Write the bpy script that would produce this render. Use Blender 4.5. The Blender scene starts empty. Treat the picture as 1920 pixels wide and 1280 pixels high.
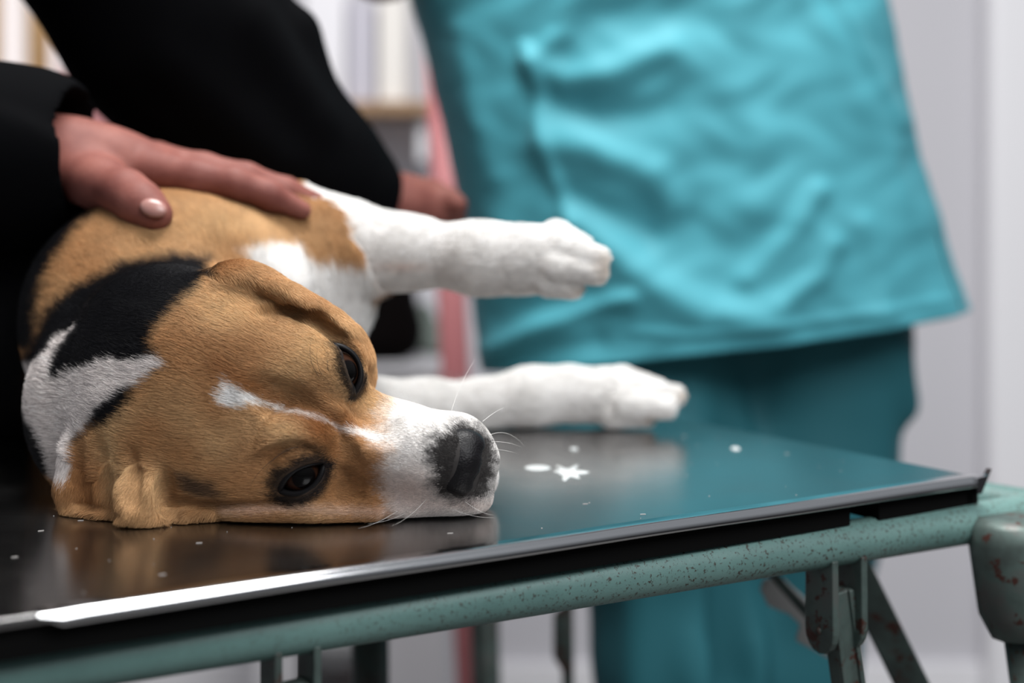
import bpy, bmesh, math, random
import numpy as np
from mathutils import Vector, Matrix

# ------------------------------------------------------------------ camera, world, lights
SC = bpy.context.scene
COL = SC.collection
F = 50.0 / 36.0 * 1920.0          # focal length in pixels
YH = 400.0                        # horizon row of the photograph (lens shift)
TZ = 0.85                         # height of the table top
CAMZ = TZ + 440.0 / F             # eye height

cam_d = bpy.data.cameras.new('camera'); cam = bpy.data.objects.new('camera', cam_d); COL.objects.link(cam)
cam.location = (0, 0, CAMZ); cam.rotation_euler = (math.pi / 2, 0, 0)
cam_d.lens = 50; cam_d.sensor_width = 36; cam_d.shift_y = (YH - 640.0) / 1920.0
cam_d.clip_start = 0.05
cam_d.dof.use_dof = True; cam_d.dof.focus_distance = 0.766; cam_d.dof.aperture_fstop = 3.0
SC.camera = cam
SC.view_settings.view_transform = 'Standard'; SC.view_settings.look = 'None'
SC.view_settings.gamma = 1.0; SC.view_settings.use_curve_mapping = False
SC.view_settings.exposure = 0.25

world = bpy.data.worlds.new('world'); SC.world = world; world.use_nodes = True
# dim room light: pale above, dark towards the floor
wb = world.node_tree.nodes['Background']; wb.inputs[1].default_value = 0.30
_t = world.node_tree; _c = _t.nodes.new('ShaderNodeTexCoord'); _s = _t.nodes.new('ShaderNodeSeparateXYZ'); _r = _t.nodes.new('ShaderNodeValToRGB'); _m = _t.nodes.new('ShaderNodeMath')
_m.operation = 'MULTIPLY_ADD'; _m.inputs[1].default_value = 0.5; _m.inputs[2].default_value = 0.5
_e = _r.color_ramp.elements; _e[0].position = 0.40; _e[0].color = (0.06, 0.06, 0.065, 1); _e[1].position = 0.72; _e[1].color = (0.88, 0.93, 1.0, 1)
_t.links.new(_c.outputs['Generated'], _s.inputs[0]); _t.links.new(_s.outputs['Z'], _m.inputs[0]); _t.links.new(_m.outputs[0], _r.inputs['Fac']); _t.links.new(_r.outputs['Color'], wb.inputs['Color'])

def area(name, loc, target, sx, sy, power, color=(1, 1, 1)):
    d = bpy.data.lights.new(name, 'AREA'); d.shape = 'RECTANGLE'; d.size = sx; d.size_y = sy
    d.energy = power; d.color = color
    o = bpy.data.objects.new(name, d); COL.objects.link(o); o.location = loc
    o.rotation_euler = (Vector(target) - Vector(loc)).to_track_quat('-Z', 'Y').to_euler()
    return o
area('window_light', (1.15, -0.62, 2.60), (0.0, 0.9, 0.9), 1.3, 1.2, 46, (0.98, 0.99, 1.0))
area('ceiling_lamp_light', (0.02, 0.92, 2.62), (0.02, 0.95, 0.9), 0.85, 0.85, 54, (1.0, 0.99, 0.97))

def W(px, py, d):
    """World point seen at photo pixel (px, py) at depth d."""
    return np.array([(px - 960.0) / F * d, d, CAMZ - (py - YH) / F * d])

def tag(o, label=None, cat=None, group=None, kind=None):
    if label: o['label'] = label
    if cat: o['category'] = cat
    if group: o['group'] = group
    if kind: o['kind'] = kind
    return o
def empty(name, loc=(0, 0, 0)):
    o = bpy.data.objects.new(name, None); COL.objects.link(o); o.location = loc; o.empty_display_size = 0.05
    return o

# ------------------------------------------------------------------ materials
def mat(name, color, rough=0.5, metal=0.0, spec=0.5, **kw):
    m = bpy.data.materials.new(name); m.use_nodes = True
    b = m.node_tree.nodes['Principled BSDF']
    b.inputs['Base Color'].default_value = (*color, 1); b.inputs['Roughness'].default_value = rough
    b.inputs['Metallic'].default_value = metal; b.inputs['Specular IOR Level'].default_value = spec
    for k, v in kw.items(): b.inputs[k.replace('_', ' ')].default_value = v
    return m
def nd(m, typ, **kw):
    n = m.node_tree.nodes.new(typ)
    for k, v in kw.items(): setattr(n, k, v)
    return n
def ln(m, a, b): m.node_tree.links.new(a, b)
def bsdf(m): return m.node_tree.nodes['Principled BSDF']
def noise(m, scale, detail=3, rough=0.5, vec=None, coord='Object'):
    t = nd(m, 'ShaderNodeTexNoise'); t.inputs['Scale'].default_value = scale
    t.inputs['Detail'].default_value = detail; t.inputs['Roughness'].default_value = rough
    if vec is None:
        c = nd(m, 'ShaderNodeTexCoord'); vec = c.outputs[coord]
    ln(m, vec, t.inputs['Vector']); return t.outputs['Fac']
def ramp(m, fac, stops):
    r = nd(m, 'ShaderNodeValToRGB'); e = r.color_ramp.elements
    while len(e) < len(stops): e.new(0.5)
    for i, (p, c) in enumerate(stops): e[i].position = p; e[i].color = (*c, 1)
    ln(m, fac, r.inputs['Fac']); return r.outputs['Color']
def bump(m, fac, strength=0.3, dist=0.001):
    b = nd(m, 'ShaderNodeBump'); b.inputs['Strength'].default_value = strength; b.inputs['Distance'].default_value = dist
    ln(m, fac, b.inputs['Height']); ln(m, b.outputs['Normal'], bsdf(m).inputs['Normal']); return b
def mixc(m, fac, a, b):
    n = nd(m, 'ShaderNodeMix', data_type='RGBA')
    for s, v in ((n.inputs[6], a), (n.inputs[7], b)):
        if hasattr(v, 'is_linked'): ln(m, v, s)
        else: s.default_value = (*v, 1)
    ln(m, fac, n.inputs[0]); return n.outputs[2]

# ------------------------------------------------------------------ distance-field modelling
def nrm(v): v = np.asarray(v, float); return v / np.linalg.norm(v)
class Field:
    """Signed distance volume on a rectilinear grid; shapes blend smoothly into one body."""
    def __init__(s, xs, ys, zs):
        s.ax = [np.asarray(a, np.float32) for a in (xs, ys, zs)]
        s.D = np.full([len(a) for a in s.ax], 0.05, np.float32)
        s.L = np.zeros(s.D.shape, np.uint8)
    def box(s, lo, hi, m):
        sl = []
        for a, l, h in zip(s.ax, lo, hi):
            i = max(int(np.searchsorted(a, l - m)) - 1, 0); j = min(int(np.searchsorted(a, h + m)) + 1, len(a))
            if j - i < 1: return None
            sl.append(slice(i, j))
        X = s.ax[0][sl[0]][:, None, None]; Y = s.ax[1][sl[1]][None, :, None]; Z = s.ax[2][sl[2]][None, None, :]
        return tuple(sl), X, Y, Z
    def merge(s, sl, d, k, lab, sub=False):
        a = s.D[sl]
        if sub:
            d = -d; h = np.maximum(k - np.abs(a - d), 0) / k
            s.D[sl] = np.maximum(a, d) + h * h * k * 0.25
            if lab: L = s.L[sl]; L[(d > a - k * 0.3)] = lab
        else:
            h = np.maximum(k - np.abs(a - d), 0) / k
            L = s.L[sl]; L[d < a] = lab
            s.D[sl] = np.minimum(a, d) - h * h * k * 0.25
    def ell(s, c, r, R=None, k=0.01, lab=1, sub=False):
        c = np.asarray(c, float); r = np.asarray(r, float)
        R = np.eye(3) if R is None else np.asarray(R)          # rows = axes
        ext = np.sqrt(((R.T * r) ** 2).sum(1))
        b = s.box(c - ext, c + ext, k + 0.008)
        if b is None: return
        sl, X, Y, Z = b; X = X - c[0]; Y = Y - c[1]; Z = Z - c[2]
        k0 = 0; k1 = 0
        for i in range(3):
            q = (X * R[i, 0] + Y * R[i, 1] + Z * R[i, 2]) / r[i]
            k0 = k0 + q * q; k1 = k1 + (q / r[i]) ** 2
        k0 = np.sqrt(k0); k1 = np.sqrt(k1) + 1e-6
        s.merge(sl, (k0 * (k0 - 1) / k1).astype(np.float32), k, lab, sub)
    def cone(s, p, r1, q, r2, k=0.01, lab=1, sub=False):
        p = np.asarray(p, float); q = np.asarray(q, float); r = max(r1, r2)
        b = s.box(np.minimum(p, q) - r, np.maximum(p, q) + r, k + 0.008)
        if b is None: return
        sl, X, Y, Z = b; v = q - p; l2 = v @ v
        t = np.clip(((X - p[0]) * v[0] + (Y - p[1]) * v[1] + (Z - p[2]) * v[2]) / l2, 0, 1)
        d = np.sqrt((X - p[0] - t * v[0]) ** 2 + (Y - p[1] - t * v[1]) ** 2 + (Z - p[2] - t * v[2]) ** 2) - (r1 + (r2 - r1) * t)
        s.merge(sl, d.astype(np.float32), k, lab, sub)
    def chain(s, pts, k=0.01, lab=1, sub=False):
        for (p, r1), (q, r2) in zip(pts[:-1], pts[1:]): s.cone(p, r1, q, r2, k, lab, sub)
    def lens(s, c, R, half_w, half_h, depth, k=0.003, lab=0, sub=True):
        """Almond prism: axis R[2], long axis R[0], short axis R[1]."""
        c = np.asarray(c, float); rad = (half_w ** 2 + half_h ** 2) / (2 * half_h); off = rad - half_h
        e = half_w + depth
        b = s.box(c - e, c + e, k + 0.004); sl, X, Y, Z = b; X = X - c[0]; Y = Y - c[1]; Z = Z - c[2]
        u = X * R[0][0] + Y * R[0][1] + Z * R[0][2]; v = X * R[1][0] + Y * R[1][1] + Z * R[1][2]
        w = X * R[2][0] + Y * R[2][1] + Z * R[2][2]
        d = np.maximum(np.sqrt(u * u + (v + off) ** 2) - rad, np.sqrt(u * u + (v - off) ** 2) - rad)
        d = np.maximum(d, -w)                                   # only in front of the centre
        s.merge(sl, d.astype(np.float32), k, lab, sub)
    def surf(s, px, py, d0=0.70, d1=1.2):
        """Depth at which the sight line through a photo pixel first enters the body."""
        d = np.arange(d0, d1, 0.0004); P = np.stack([(px - 960.0) / F * d, d, CAMZ - (py - YH) / F * d], 1)
        ix = [np.clip(np.searchsorted(s.ax[i], P[:, i]), 0, len(s.ax[i]) - 1) for i in range(3)]
        hit = s.D[ix[0], ix[1], ix[2]] < 0
        return float(d[np.argmax(hit)]) if hit.any() else d1
    def plane_z(s, z, k=0.002):
        d = (z - s.ax[2])[None, None, :]
        a = s.D; h = np.maximum(k - np.abs(a - d), 0) / k
        s.D = (np.maximum(a, d) + h * h * k * 0.25).astype(np.float32)
    def mesh(s, smooth=2):
        """Surface nets."""
        D = s.D; n = D.shape; S = D < 0
        cell = (n[0] - 1, n[1] - 1, n[2] - 1); ids = []; pos = []; quads = []
        strides = (cell[1] * cell[2], cell[2], 1)
        for axis in range(3):
            a = [slice(None)] * 3; b = [slice(None)] * 3; a[axis] = slice(0, -1); b[axis] = slice(1, None)
            cr = np.argwhere(S[tuple(a)] != S[tuple(b)])
            if not len(cr): continue
            nx = cr.copy(); nx[:, axis] += 1
            d0 = D[tuple(cr.T)]; d1 = D[tuple(nx.T)]; t = d0 / (d0 - d1)
            P = np.stack([s.ax[i][cr[:, i]] for i in range(3)], 1).astype(np.float64)
            g = s.ax[axis]; P[:, axis] += t * (g[nx[:, axis]] - g[cr[:, axis]])
            o1, o2 = [i for i in range(3) if i != axis]
            cid = []; ok = np.ones(len(cr), bool)
            for da, db in ((-1, -1), (0, -1), (0, 0), (-1, 0)):
                c = cr.copy(); c[:, o1] += da; c[:, o2] += db
                v = (c >= 0).all(1) & (c < np.array(cell)).all(1); ok &= v
                f = c[:, 0] * strides[0] + c[:, 1] * strides[1] + c[:, 2]
                ids.append(f[v]); pos.append(P[v]); cid.append(f)
            q = np.stack(cid, 1); flip = d0 < 0
            if axis == 1: flip = ~flip
            q[~flip] = q[~flip][:, ::-1]
            quads.append(q[ok])
        ids = np.concatenate(ids); pos = np.concatenate(pos); quads = np.concatenate(quads)
        uid, inv = np.unique(ids, return_inverse=True); cnt = np.bincount(inv)
        V = np.stack([np.bincount(inv, pos[:, i]) / cnt for i in range(3)], 1)
        Q = np.searchsorted(uid, quads)
        ci = np.stack([uid // strides[0], (uid // strides[1]) % cell[1], uid % cell[2]], 1)
        lab = s.L[tuple(ci.T)]
        for dx, dy, dz in ((1, 0, 0), (0, 1, 0), (0, 0, 1), (1, 1, 1)):
            lab = np.where(lab == 0, s.L[ci[:, 0] + dx, ci[:, 1] + dy, ci[:, 2] + dz], lab)
        E = np.concatenate([Q[:, [0, 1]], Q[:, [1, 2]], Q[:, [2, 3]], Q[:, [3, 0]]])
        for it in range(smooth):
            deg = np.bincount(E[:, 0], minlength=len(V)) + np.bincount(E[:, 1], minlength=len(V))
            A = np.stack([np.bincount(E[:, 0], V[E[:, 1], i], len(V)) + np.bincount(E[:, 1], V[E[:, 0], i], len(V)) for i in range(3)], 1)
            V = V * 0.5 + 0.5 * A / np.maximum(deg, 1)[:, None]
        return V, Q, lab

def np_mesh(name, V, Q, material, parent=None, smooth=True):
    me = bpy.data.meshes.new(name); k = Q.shape[1]
    me.vertices.add(len(V)); me.vertices.foreach_set('co', np.ascontiguousarray(V, np.float32).ravel())
    me.loops.add(Q.size); me.loops.foreach_set('vertex_index', np.ascontiguousarray(Q, np.int32).ravel())
    me.polygons.add(len(Q)); me.polygons.foreach_set('loop_start', np.arange(0, Q.size, k, dtype=np.int32))
    me.update(calc_edges=True); me.validate()
    if smooth: me.polygons.foreach_set('use_smooth', np.ones(len(me.polygons), bool))
    me.materials.append(material)
    o = bpy.data.objects.new(name, me); COL.objects.link(o)
    if parent: attach(o, parent)
    return o
def attach(o, parent):
    o.parent = parent
    bpy.context.view_layer.update()
    o.matrix_parent_inverse = parent.matrix_world.inverted()
def set_color(o, name, C):
    a = o.data.color_attributes.new(name, 'FLOAT_COLOR', 'POINT')
    a.data.foreach_set('color', np.concatenate([C, np.ones((len(C), 1))], 1).astype(np.float32).ravel())
def vnormals(V, Q):
    n = np.cross(V[Q[:, 2]] - V[Q[:, 0]], V[Q[:, 3]] - V[Q[:, 1]])
    N = np.stack([sum(np.bincount(Q[:, j], n[:, i], len(V)) for j in range(4)) for i in range(3)], 1)
    return N / (np.linalg.norm(N, axis=1, keepdims=True) + 1e-12)
def axis_grid(*segs):
    """segs = (start, stop, step)... joined into one increasing axis."""
    out = []
    for a, b, st in segs: out.append(np.arange(a, b - st * 0.4, st))
    out.append(np.array([segs[-1][1]])); return np.concatenate(out)
def frame(direction, normal):
    a = nrm(direction); c = np.asarray(normal, float); c = nrm(c - (c @ a) * a); return np.stack([a, np.cross(c, a), c])
def project(P):
    return 960.0 + F * P[:, 0] / P[:, 1], YH - F * (P[:, 2] - CAMZ) / P[:, 1]
def sstep(a, b, x):
    t = np.clip((x - a) / (b - a), 0, 1); return t * t * (3 - 2 * t)
def poly_sd(px, py, poly):
    """Signed distance to a polygon outline, negative inside."""
    P = np.asarray(poly, float); d = np.full(px.shape, 1e9); inside = np.zeros(px.shape, bool)
    for i in range(len(P)):
        a = P[i]; b = P[(i + 1) % len(P)]; e = b - a
        t = np.clip(((px - a[0]) * e[0] + (py - a[1]) * e[1]) / (e @ e + 1e-9), 0, 1)
        d = np.minimum(d, (px - a[0] - t * e[0]) ** 2 + (py - a[1] - t * e[1]) ** 2)
        if a[1] != b[1]:
            c = ((a[1] > py) != (b[1] > py)) & (px < (b[0] - a[0]) * (py - a[1]) / (b[1] - a[1]) + a[0])
            inside ^= c
    d = np.sqrt(d); return np.where(inside, -d, d)
# ------------------------------------------------------------------ helpers for hard-surface meshes
def bm_obj(name, bm, material, parent=None, smooth=False, bevel=0.0, seg=2):
    me = bpy.data.meshes.new(name)
    bmesh.ops.recalc_face_normals(bm, faces=bm.faces); bm.to_mesh(me); bm.free()
    if smooth: me.polygons.foreach_set('use_smooth', np.ones(len(me.polygons), bool))
    me.materials.append(material)
    o = bpy.data.objects.new(name, me); COL.objects.link(o)
    if bevel:
        b = o.modifiers.new('bevel', 'BEVEL'); b.width = bevel; b.segments = seg; b.limit_method = 'ANGLE'
    if parent: attach(o, parent)
    return o
def add_box(bm, c, size, R=None):
    """R: 3 row axes."""
    R = np.eye(3) if R is None else np.asarray(R); c = np.asarray(c, float); v = []
    for sx in (-.5, .5):
        for sy in (-.5, .5):
            for sz in (-.5, .5): v.append(bm.verts.new(c + R[0] * sx * size[0] + R[1] * sy * size[1] + R[2] * sz * size[2]))
    for f in ((0, 1, 3, 2), (4, 6, 7, 5), (0, 4, 5, 1), (2, 3, 7, 6), (0, 2, 6, 4), (1, 5, 7, 3)): bm.faces.new([v[i] for i in f])
def box(name, lo, hi, material, parent=None, bevel=0.0):
    bm = bmesh.new(); lo = np.array(lo, float); hi = np.array(hi, float); add_box(bm, (lo + hi) / 2, hi - lo)
    return bm_obj(name, bm, material, parent, False, bevel)
def add_prism(bm, pts2, origin, A, B, N, depth):
    """Outline pts2 in the plane A, B extruded along N (centred)."""
    o = np.asarray(origin, float); lo = [bm.verts.new(o + A * p[0] + B * p[1] - N * depth / 2) for p in pts2]
    hi = [bm.verts.new(o + A * p[0] + B * p[1] + N * depth / 2) for p in pts2]; n = len(pts2)
    bm.faces.new(lo[::-1]); bm.faces.new(hi)
    for i in range(n): bm.faces.new((lo[i], lo[(i + 1) % n], hi[(i + 1) % n], hi[i]))
def tube_np(pts, rad, seg=10, closed=False):
    """Swept tube through points, per-point radius."""
    pts = np.asarray(pts, float); n = len(pts); rad = np.broadcast_to(np.asarray(rad, float), (n,))
    tg = np.roll(pts, -1, 0) - np.roll(pts, 1, 0)
    if not closed: tg[0] = pts[1] - pts[0]; tg[-1] = pts[-1] - pts[-2]
    tg /= np.linalg.norm(tg, axis=1, keepdims=True) + 1e-12
    up = np.array((0, 0, 1.0)) if abs(tg[0][2]) < 0.9 else np.array((1.0, 0, 0)); V = []
    for i in range(n):
        a = up - (up @ tg[i]) * tg[i]; a /= np.linalg.norm(a) + 1e-12; b = np.cross(tg[i], a); up = a
        th = np.arange(seg) * 2 * math.pi / seg
        V.append(pts[i] + rad[i] * (np.cos(th)[:, None] * a + np.sin(th)[:, None] * b))
    V = np.concatenate(V); Q = []
    for i in range(n if closed else n - 1):
        for j in range(seg):
            k = (j + 1) % seg; i2 = (i + 1) % n
            Q.append((i * seg + j, i * seg + k, i2 * seg + k, i2 * seg + j))
    if not closed:
        c0 = len(V); V = np.concatenate([V, pts[:1], pts[-1:]])
        for j in range(0, seg, 2):
            Q.append((c0, (j + 2) % seg, j + 1, j)); e = (n - 1) * seg
            Q.append((c0 + 1, e + j, e + j + 1, e + (j + 2) % seg))
    return V, np.array(Q)
def tube(name, pts, rad, material, parent=None, seg=24):
    V, Q = tube_np(pts, rad, seg); return np_mesh(name, V, Q, material, parent)
def lathe_np(profile, c, seg=32):
    V = []; Q = []; th = np.arange(seg) * 2 * math.pi / seg
    for r, z in profile: V.append(np.stack([c[0] + r * np.cos(th), c[1] + r * np.sin(th), np.full(seg, c[2] + z)], 1))
    for i in range(len(profile) - 1):
        for j in range(seg): k = (j + 1) % seg; Q.append((i * seg + j, i * seg + k, (i + 1) * seg + k, (i + 1) * seg + j))
    return np.concatenate(V), np.array(Q)

# ------------------------------------------------------------------ the room
wall_m = mat('wall_paint', (0.54, 0.53, 0.565), 0.75); bump(wall_m, noise(wall_m, 60, 4), 0.05, 0.002)
jamb_m = mat('white_gloss_paint', (0.80, 0.79, 0.82), 0.45)
floor_m = mat('floor_tiles', (0.45, 0.44, 0.43), 0.4)
br = nd(floor_m, 'ShaderNodeTexBrick'); br.inputs['Scale'].default_value = 3.0; br.offset = 0; br.inputs['Color1'].default_value = (0.13, 0.125, 0.12, 1); br.inputs['Color2'].default_value = (0.115, 0.11, 0.105, 1)
br.inputs['Mortar'].default_value = (0.06, 0.06, 0.06, 1); br.inputs['Mortar Size'].default_value = 0.01; br.inputs['Brick Width'].default_value = 1; br.inputs['Row Height'].default_value = 1
tcf = nd(floor_m, 'ShaderNodeTexCoord'); ln(floor_m, tcf.outputs['Object'], br.inputs['Vector']); ln(floor_m, br.outputs['Color'], bsdf(floor_m).inputs['Base Color'])
def structure(o): o['kind'] = 'structure'; return o
structure(box('floor', (-2.6, -2.2, -0.05), (2.4, 2.95, 0.0), floor_m))
structure(box('wall_back', (-2.6, 2.90, 0.0), (2.4, 3.0, 2.8), wall_m))
structure(box('trim_1', (0.955, 2.84, 0.0), (1.6, 2.90, 2.8), jamb_m, None, 0.02))          # white pilaster beside the door
structure(box('baseboard_back', (-2.6, 2.885, 0.0), (0.955, 2.90, 0.10), jamb_m))
structure(box('wall_left', (-2.7, -2.2, 0.0), (-2.6, 3.0, 2.8), wall_m))

# ------------------------------------------------------------------ the examination table
E1 = np.array((0.848, 0.530, 0.0)); E1 /= np.linalg.norm(E1); E2 = np.array((-E1[1], E1[0], 0.0)); UP = np.array((0, 0, 1.0))
TC = np.array((0.2938, 0.8925, TZ)); TW = 0.68; TLEN = 1.30
def TB(s, t, z=0.0): return TC - E1 * s + E2 * t + UP * z
steel_m = mat('brushed_steel', (0.29, 0.285, 0.285), 0.20, 1.0)
cs = nd(steel_m, 'ShaderNodeTexCoord'); mp = nd(steel_m, 'ShaderNodeMapping'); mp.inputs['Scale'].default_value = (6, 160, 6); mp.inputs['Rotation'].default_value = (0, 0, -math.atan2(E1[1], E1[0]))
ln(steel_m, cs.outputs['Object'], mp.inputs['Vector'])
st = noise(steel_m, 2.5, 4, 0.6, mp.outputs['Vector']); sm_ = noise(steel_m, 9, 3, 0.6)
ad = nd(steel_m, 'ShaderNodeMath', operation='MULTIPLY_ADD'); ln(steel_m, sm_, ad.inputs[0]); ad.inputs[1].default_value = 0.16; ad.inputs[2].default_value = 0.085
a2 = nd(steel_m, 'ShaderNodeMath', operation='MULTIPLY_ADD'); ln(steel_m, st, a2.inputs[0]); a2.inputs[1].default_value = 0.06; ln(steel_m, ad.outputs[0], a2.inputs[2])
ln(steel_m, a2.outputs[0], bsdf(steel_m).inputs['Roughness'])
bump(steel_m, st, 0.05, 0.0004)
lip_m = mat('polished_steel_edge', (0.58, 0.58, 0.59), 0.13, 1.0)
board_m = mat('dark_underboard', (0.004, 0.004, 0.004), 0.9, spec=0.05)
green_m = mat('chipped_green_enamel', (0.12, 0.24, 0.22), 0.42)
n1 = noise(green_m, 45, 5, 0.65); n2 = noise(green_m, 420, 4, 0.7); n3 = noise(green_m, 14, 3, 0.6)
base_g = ramp(green_m, n3, [(0.3, (0.088, 0.170, 0.158)), (0.7, (0.130, 0.235, 0.218))])
speck = ramp(green_m, n2, [(0.56, (0, 0, 0)), (0.63, (1, 1, 1))]); rust = ramp(green_m, n1, [(0.665, (0, 0, 0)), (0.69, (1, 1, 1))])
gx = nd(green_m, 'ShaderNodeTexCoord'); gs = nd(green_m, 'ShaderNodeSeparateXYZ'); ln(green_m, gx.outputs['Object'], gs.inputs[0])      # paint is more worn towards the right end
gm = nd(green_m, 'ShaderNodeMapRange'); gm.inputs['From Min'].default_value = -0.16; gm.inputs['From Max'].default_value = 0.06; gm.inputs['To Min'].default_value = 0.12; ln(green_m, gs.outputs['X'], gm.inputs['Value'])
gk = nd(green_m, 'ShaderNodeMath', operation='MULTIPLY'); ln(green_m, speck, gk.inputs[0]); ln(green_m, gm.outputs['Result'], gk.inputs[1])
g2 = mixc(green_m, gk.outputs[0], base_g, (0.040, 0.032, 0.025)); g3 = mixc(green_m, rust, g2, (0.060, 0.020, 0.015))
ln(green_m, g3, bsdf(green_m).inputs['Base Color']); bump(green_m, n2, 0.25, 0.0008)
worn_m = mat('worn_grey_green_metal', (0.10, 0.13, 0.12), 0.5, 0.3)
w1 = noise(worn_m, 70, 5, 0.7); w2 = noise(worn_m, 28, 4, 0.6)
wc = ramp(worn_m, w2, [(0.35, (0.045, 0.056, 0.052)), (0.55, (0.080, 0.115, 0.105)), (0.7, (0.105, 0.105, 0.10))])
ln(worn_m, mixc(worn_m, ramp(worn_m, w1, [(0.565, (0, 0, 0)), (0.62, (1, 1, 1))]), wc, (0.060, 0.021, 0.015)), bsdf(worn_m).inputs['Base Color']); bump(worn_m, w1, 0.3, 0.001)

table = empty('examination_table', TB(0.6, 0.34, -TZ)); bpy.context.view_layer.update()
tag(table, 'old veterinary examination table with steel top and chipped green tube frame', 'table')
# steel top: thin sheet with rounded rim
def sheet():
    bm = bmesh.new(); outline = [(0.0, 0.0), (TLEN, 0.0), (TLEN, TW), (0.0, TW)]
    c = TB(TLEN / 2, TW / 2, -0.0025); add_box(bm, c, (TLEN, TW, 0.005), np.stack([E1, E2, UP]))
    return bm_obj('steel_top', bm, steel_m, table, False, 0.0018, 3)
sheet()
def lip(s0, s1, t0, parent):
    """Rolled front edge: quarter round, then a face turned down."""
    prof = [(0.008, 0.0008), (0.003, 0.0006)] + [(0.003 - 0.0052 * math.sin(a), -0.0046 + 0.0052 * math.cos(a)) for a in np.linspace(0.15, 1.85, 11)] + [(0.0015, -0.0064), (0.006, -0.0062)]
    V = []; Q = []; ss = np.linspace(s0, s1, 60)
    for s in ss:
        e = min(1.0, (abs(s - s1)) / 0.004 + 0.25)
        for t, z in prof: V.append(TB(s, t0 + t, z * e + 0.0002 * math.sin(s * 31) ))
    n = len(prof)
    for i in range(len(ss) - 1):
        for j in range(n - 1): Q.append((i * n + j, (i + 1) * n + j, (i + 1) * n + j + 1, i * n + j + 1))
    return np_mesh('rolled_edge', np.array(V), np.array(Q), lip_m, parent)
lip(0.0, 0.577, 0.0, table)
bm = bmesh.new(); add_prism(bm, [(0, 0), (0.010, 0.001), (0.0135, 0.0045), (0.004, -0.010), (0, -0.010)], TB(0.006, -0.001, 0), E1, UP, E2, 0.004); bm_obj('bent_corner', bm, lip_m, table)
# narrow seam line near the edge and dark board below
bm = bmesh.new()
add_box(bm, TB(0.040, TW / 2, -0.0120), (0.088, TW - 0.010, 0.0140), np.stack([E1, E2, UP])); add_box(bm, TB(0.108 + 0.585, TW / 2, -0.0120), (1.17, TW - 0.010, 0.0140), np.stack([E1, E2, UP]))
bm_obj('underboard', bm, board_m, table)
# frame rails
RD = np.array((0.866, 0.5, 0.0)); RP = W(1800, 983, 0.895); RR = 0.0128; RZ = RP[2]
def rail(t, dy=0.0): return RP + RD * t + UP * dy
tube('frame_rail', [rail(t) for t in np.linspace(-1.20, 0.14, 40)], RR, green_m, table)
far0 = TB(-0.02, TW - 0.03, RZ - TZ); far1 = TB(1.2, TW - 0.03, RZ - TZ)
tube('frame_rail', [far0 + (far1 - far0) * t for t in np.linspace(0, 1, 20)], RR, green_m, table)
ce = rail(0.085); tube('end_rail', [ce, ce + (far0 - ce) * 0.5 - UP * 0.004, far0], RR * 0.9, green_m, table)
fl = rail(-1.05); tube('end_rail', [fl, fl + (far1 - fl) * 0.5, far1], RR * 0.9, green_m, table)
# corner legs with cast sockets
def leg(top, foot, socket=True):
    top = np.asarray(top); foot = np.asarray(foot); d = nrm(foot - top)
    lg = tube('leg', [top + d * 0.05, foot], 0.0150, worn_m, table)
    if socket:
        p = [top + UP * 0.010, top + UP * 0.006, top + d * 0.004, top + d * 0.046, top + d * 0.062, top + d * 0.063]
        V, Q = tube_np(p, [0.022, 0.0275, 0.0290, 0.0288, 0.0225, 0.0165], 12); np_mesh('leg_socket', V, Q, worn_m, lg, False)
    V, Q = tube_np([foot + UP * 0.03, foot + UP * 0.001], [0.019, 0.021], 16); np_mesh('rubber_foot', V, Q, board_m, lg)
    return lg
q = W(1902, 1000, 0.885); leg(q, (q[0] + 0.10, q[1] - 0.04, 0.0))
q = rail(-1.05); leg(q, (q[0] - 0.08, q[1] - 0.05, 0.0))
q = far0 + 0; leg(q, (q[0] + 0.02, q[1] + 0.06, 0.0), False)
q = W(692, 1010, 1.13); leg((q[0], q[1], RZ - 0.012), (q[0] + 0.005, q[1], 0.0), False)
# hinge brackets with folding struts under the near rail
def hinge(px, s=1.0, lean=(0.03, 0.0)):
    t = (W(px, 0, 1.0)[0]); k = (px - 960.0) / F                         # rail point at this column
    tt = (k * RP[1] - RP[0]) / (RD[0] - k * RD[1]); c = rail(tt); N = RD; out = np.cross(UP, RD)
    lug = []
    for sg in (-1, 1):
        bm = bmesh.new(); pts = [(-0.011, 0.004), (0.011, 0.004), (0.0115, -0.030)] + [(0.0115 * math.cos(a), -0.036 + 0.0125 * math.sin(a)) for a in np.linspace(0, -math.pi, 9)] + [(-0.0115, -0.030)]
        add_prism(bm, [(x * s, z * s) for x, z in pts], c - UP * RR * 0.85 + N * sg * 0.0105 * s, out, UP, N, 0.0045 * s)
        lug.append(bm_obj('hinge_lug', bm, worn_m, table, False, 0.001))
    pin = tube('hinge_pin', [c - UP * (RR + 0.034 * s) - N * 0.0142 * s, c - UP * (RR + 0.034 * s) + N * 0.0142 * s], 0.0024, worn_m, lug[0], 12)
    bm = bmesh.new(); a = c - UP * (RR + 0.014 * s); b = c + np.array((lean[0], lean[1], -0.34)); d = nrm(b - a); n_ = nrm(np.cross(d, out)); o_ = np.cross(n_, d)
    L = np.linalg.norm(b - a)
    for dx, w_, th in ((0, 0.016, 0.0080), (0.0066, 0.0035, 0.0115), (-0.0066, 0.0035, 0.0115)):
        add_box(bm, (a + b) / 2 + n_ * dx, (w_ * s, th * s, L), np.stack([n_, o_, d]))
    bm_obj('folding_strut', bm, worn_m, table, False, 0.001)
hinge(1568, 1.08, (0.045, 0.02)); hinge(545, 0.92, (-0.004, 0.03))
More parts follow.
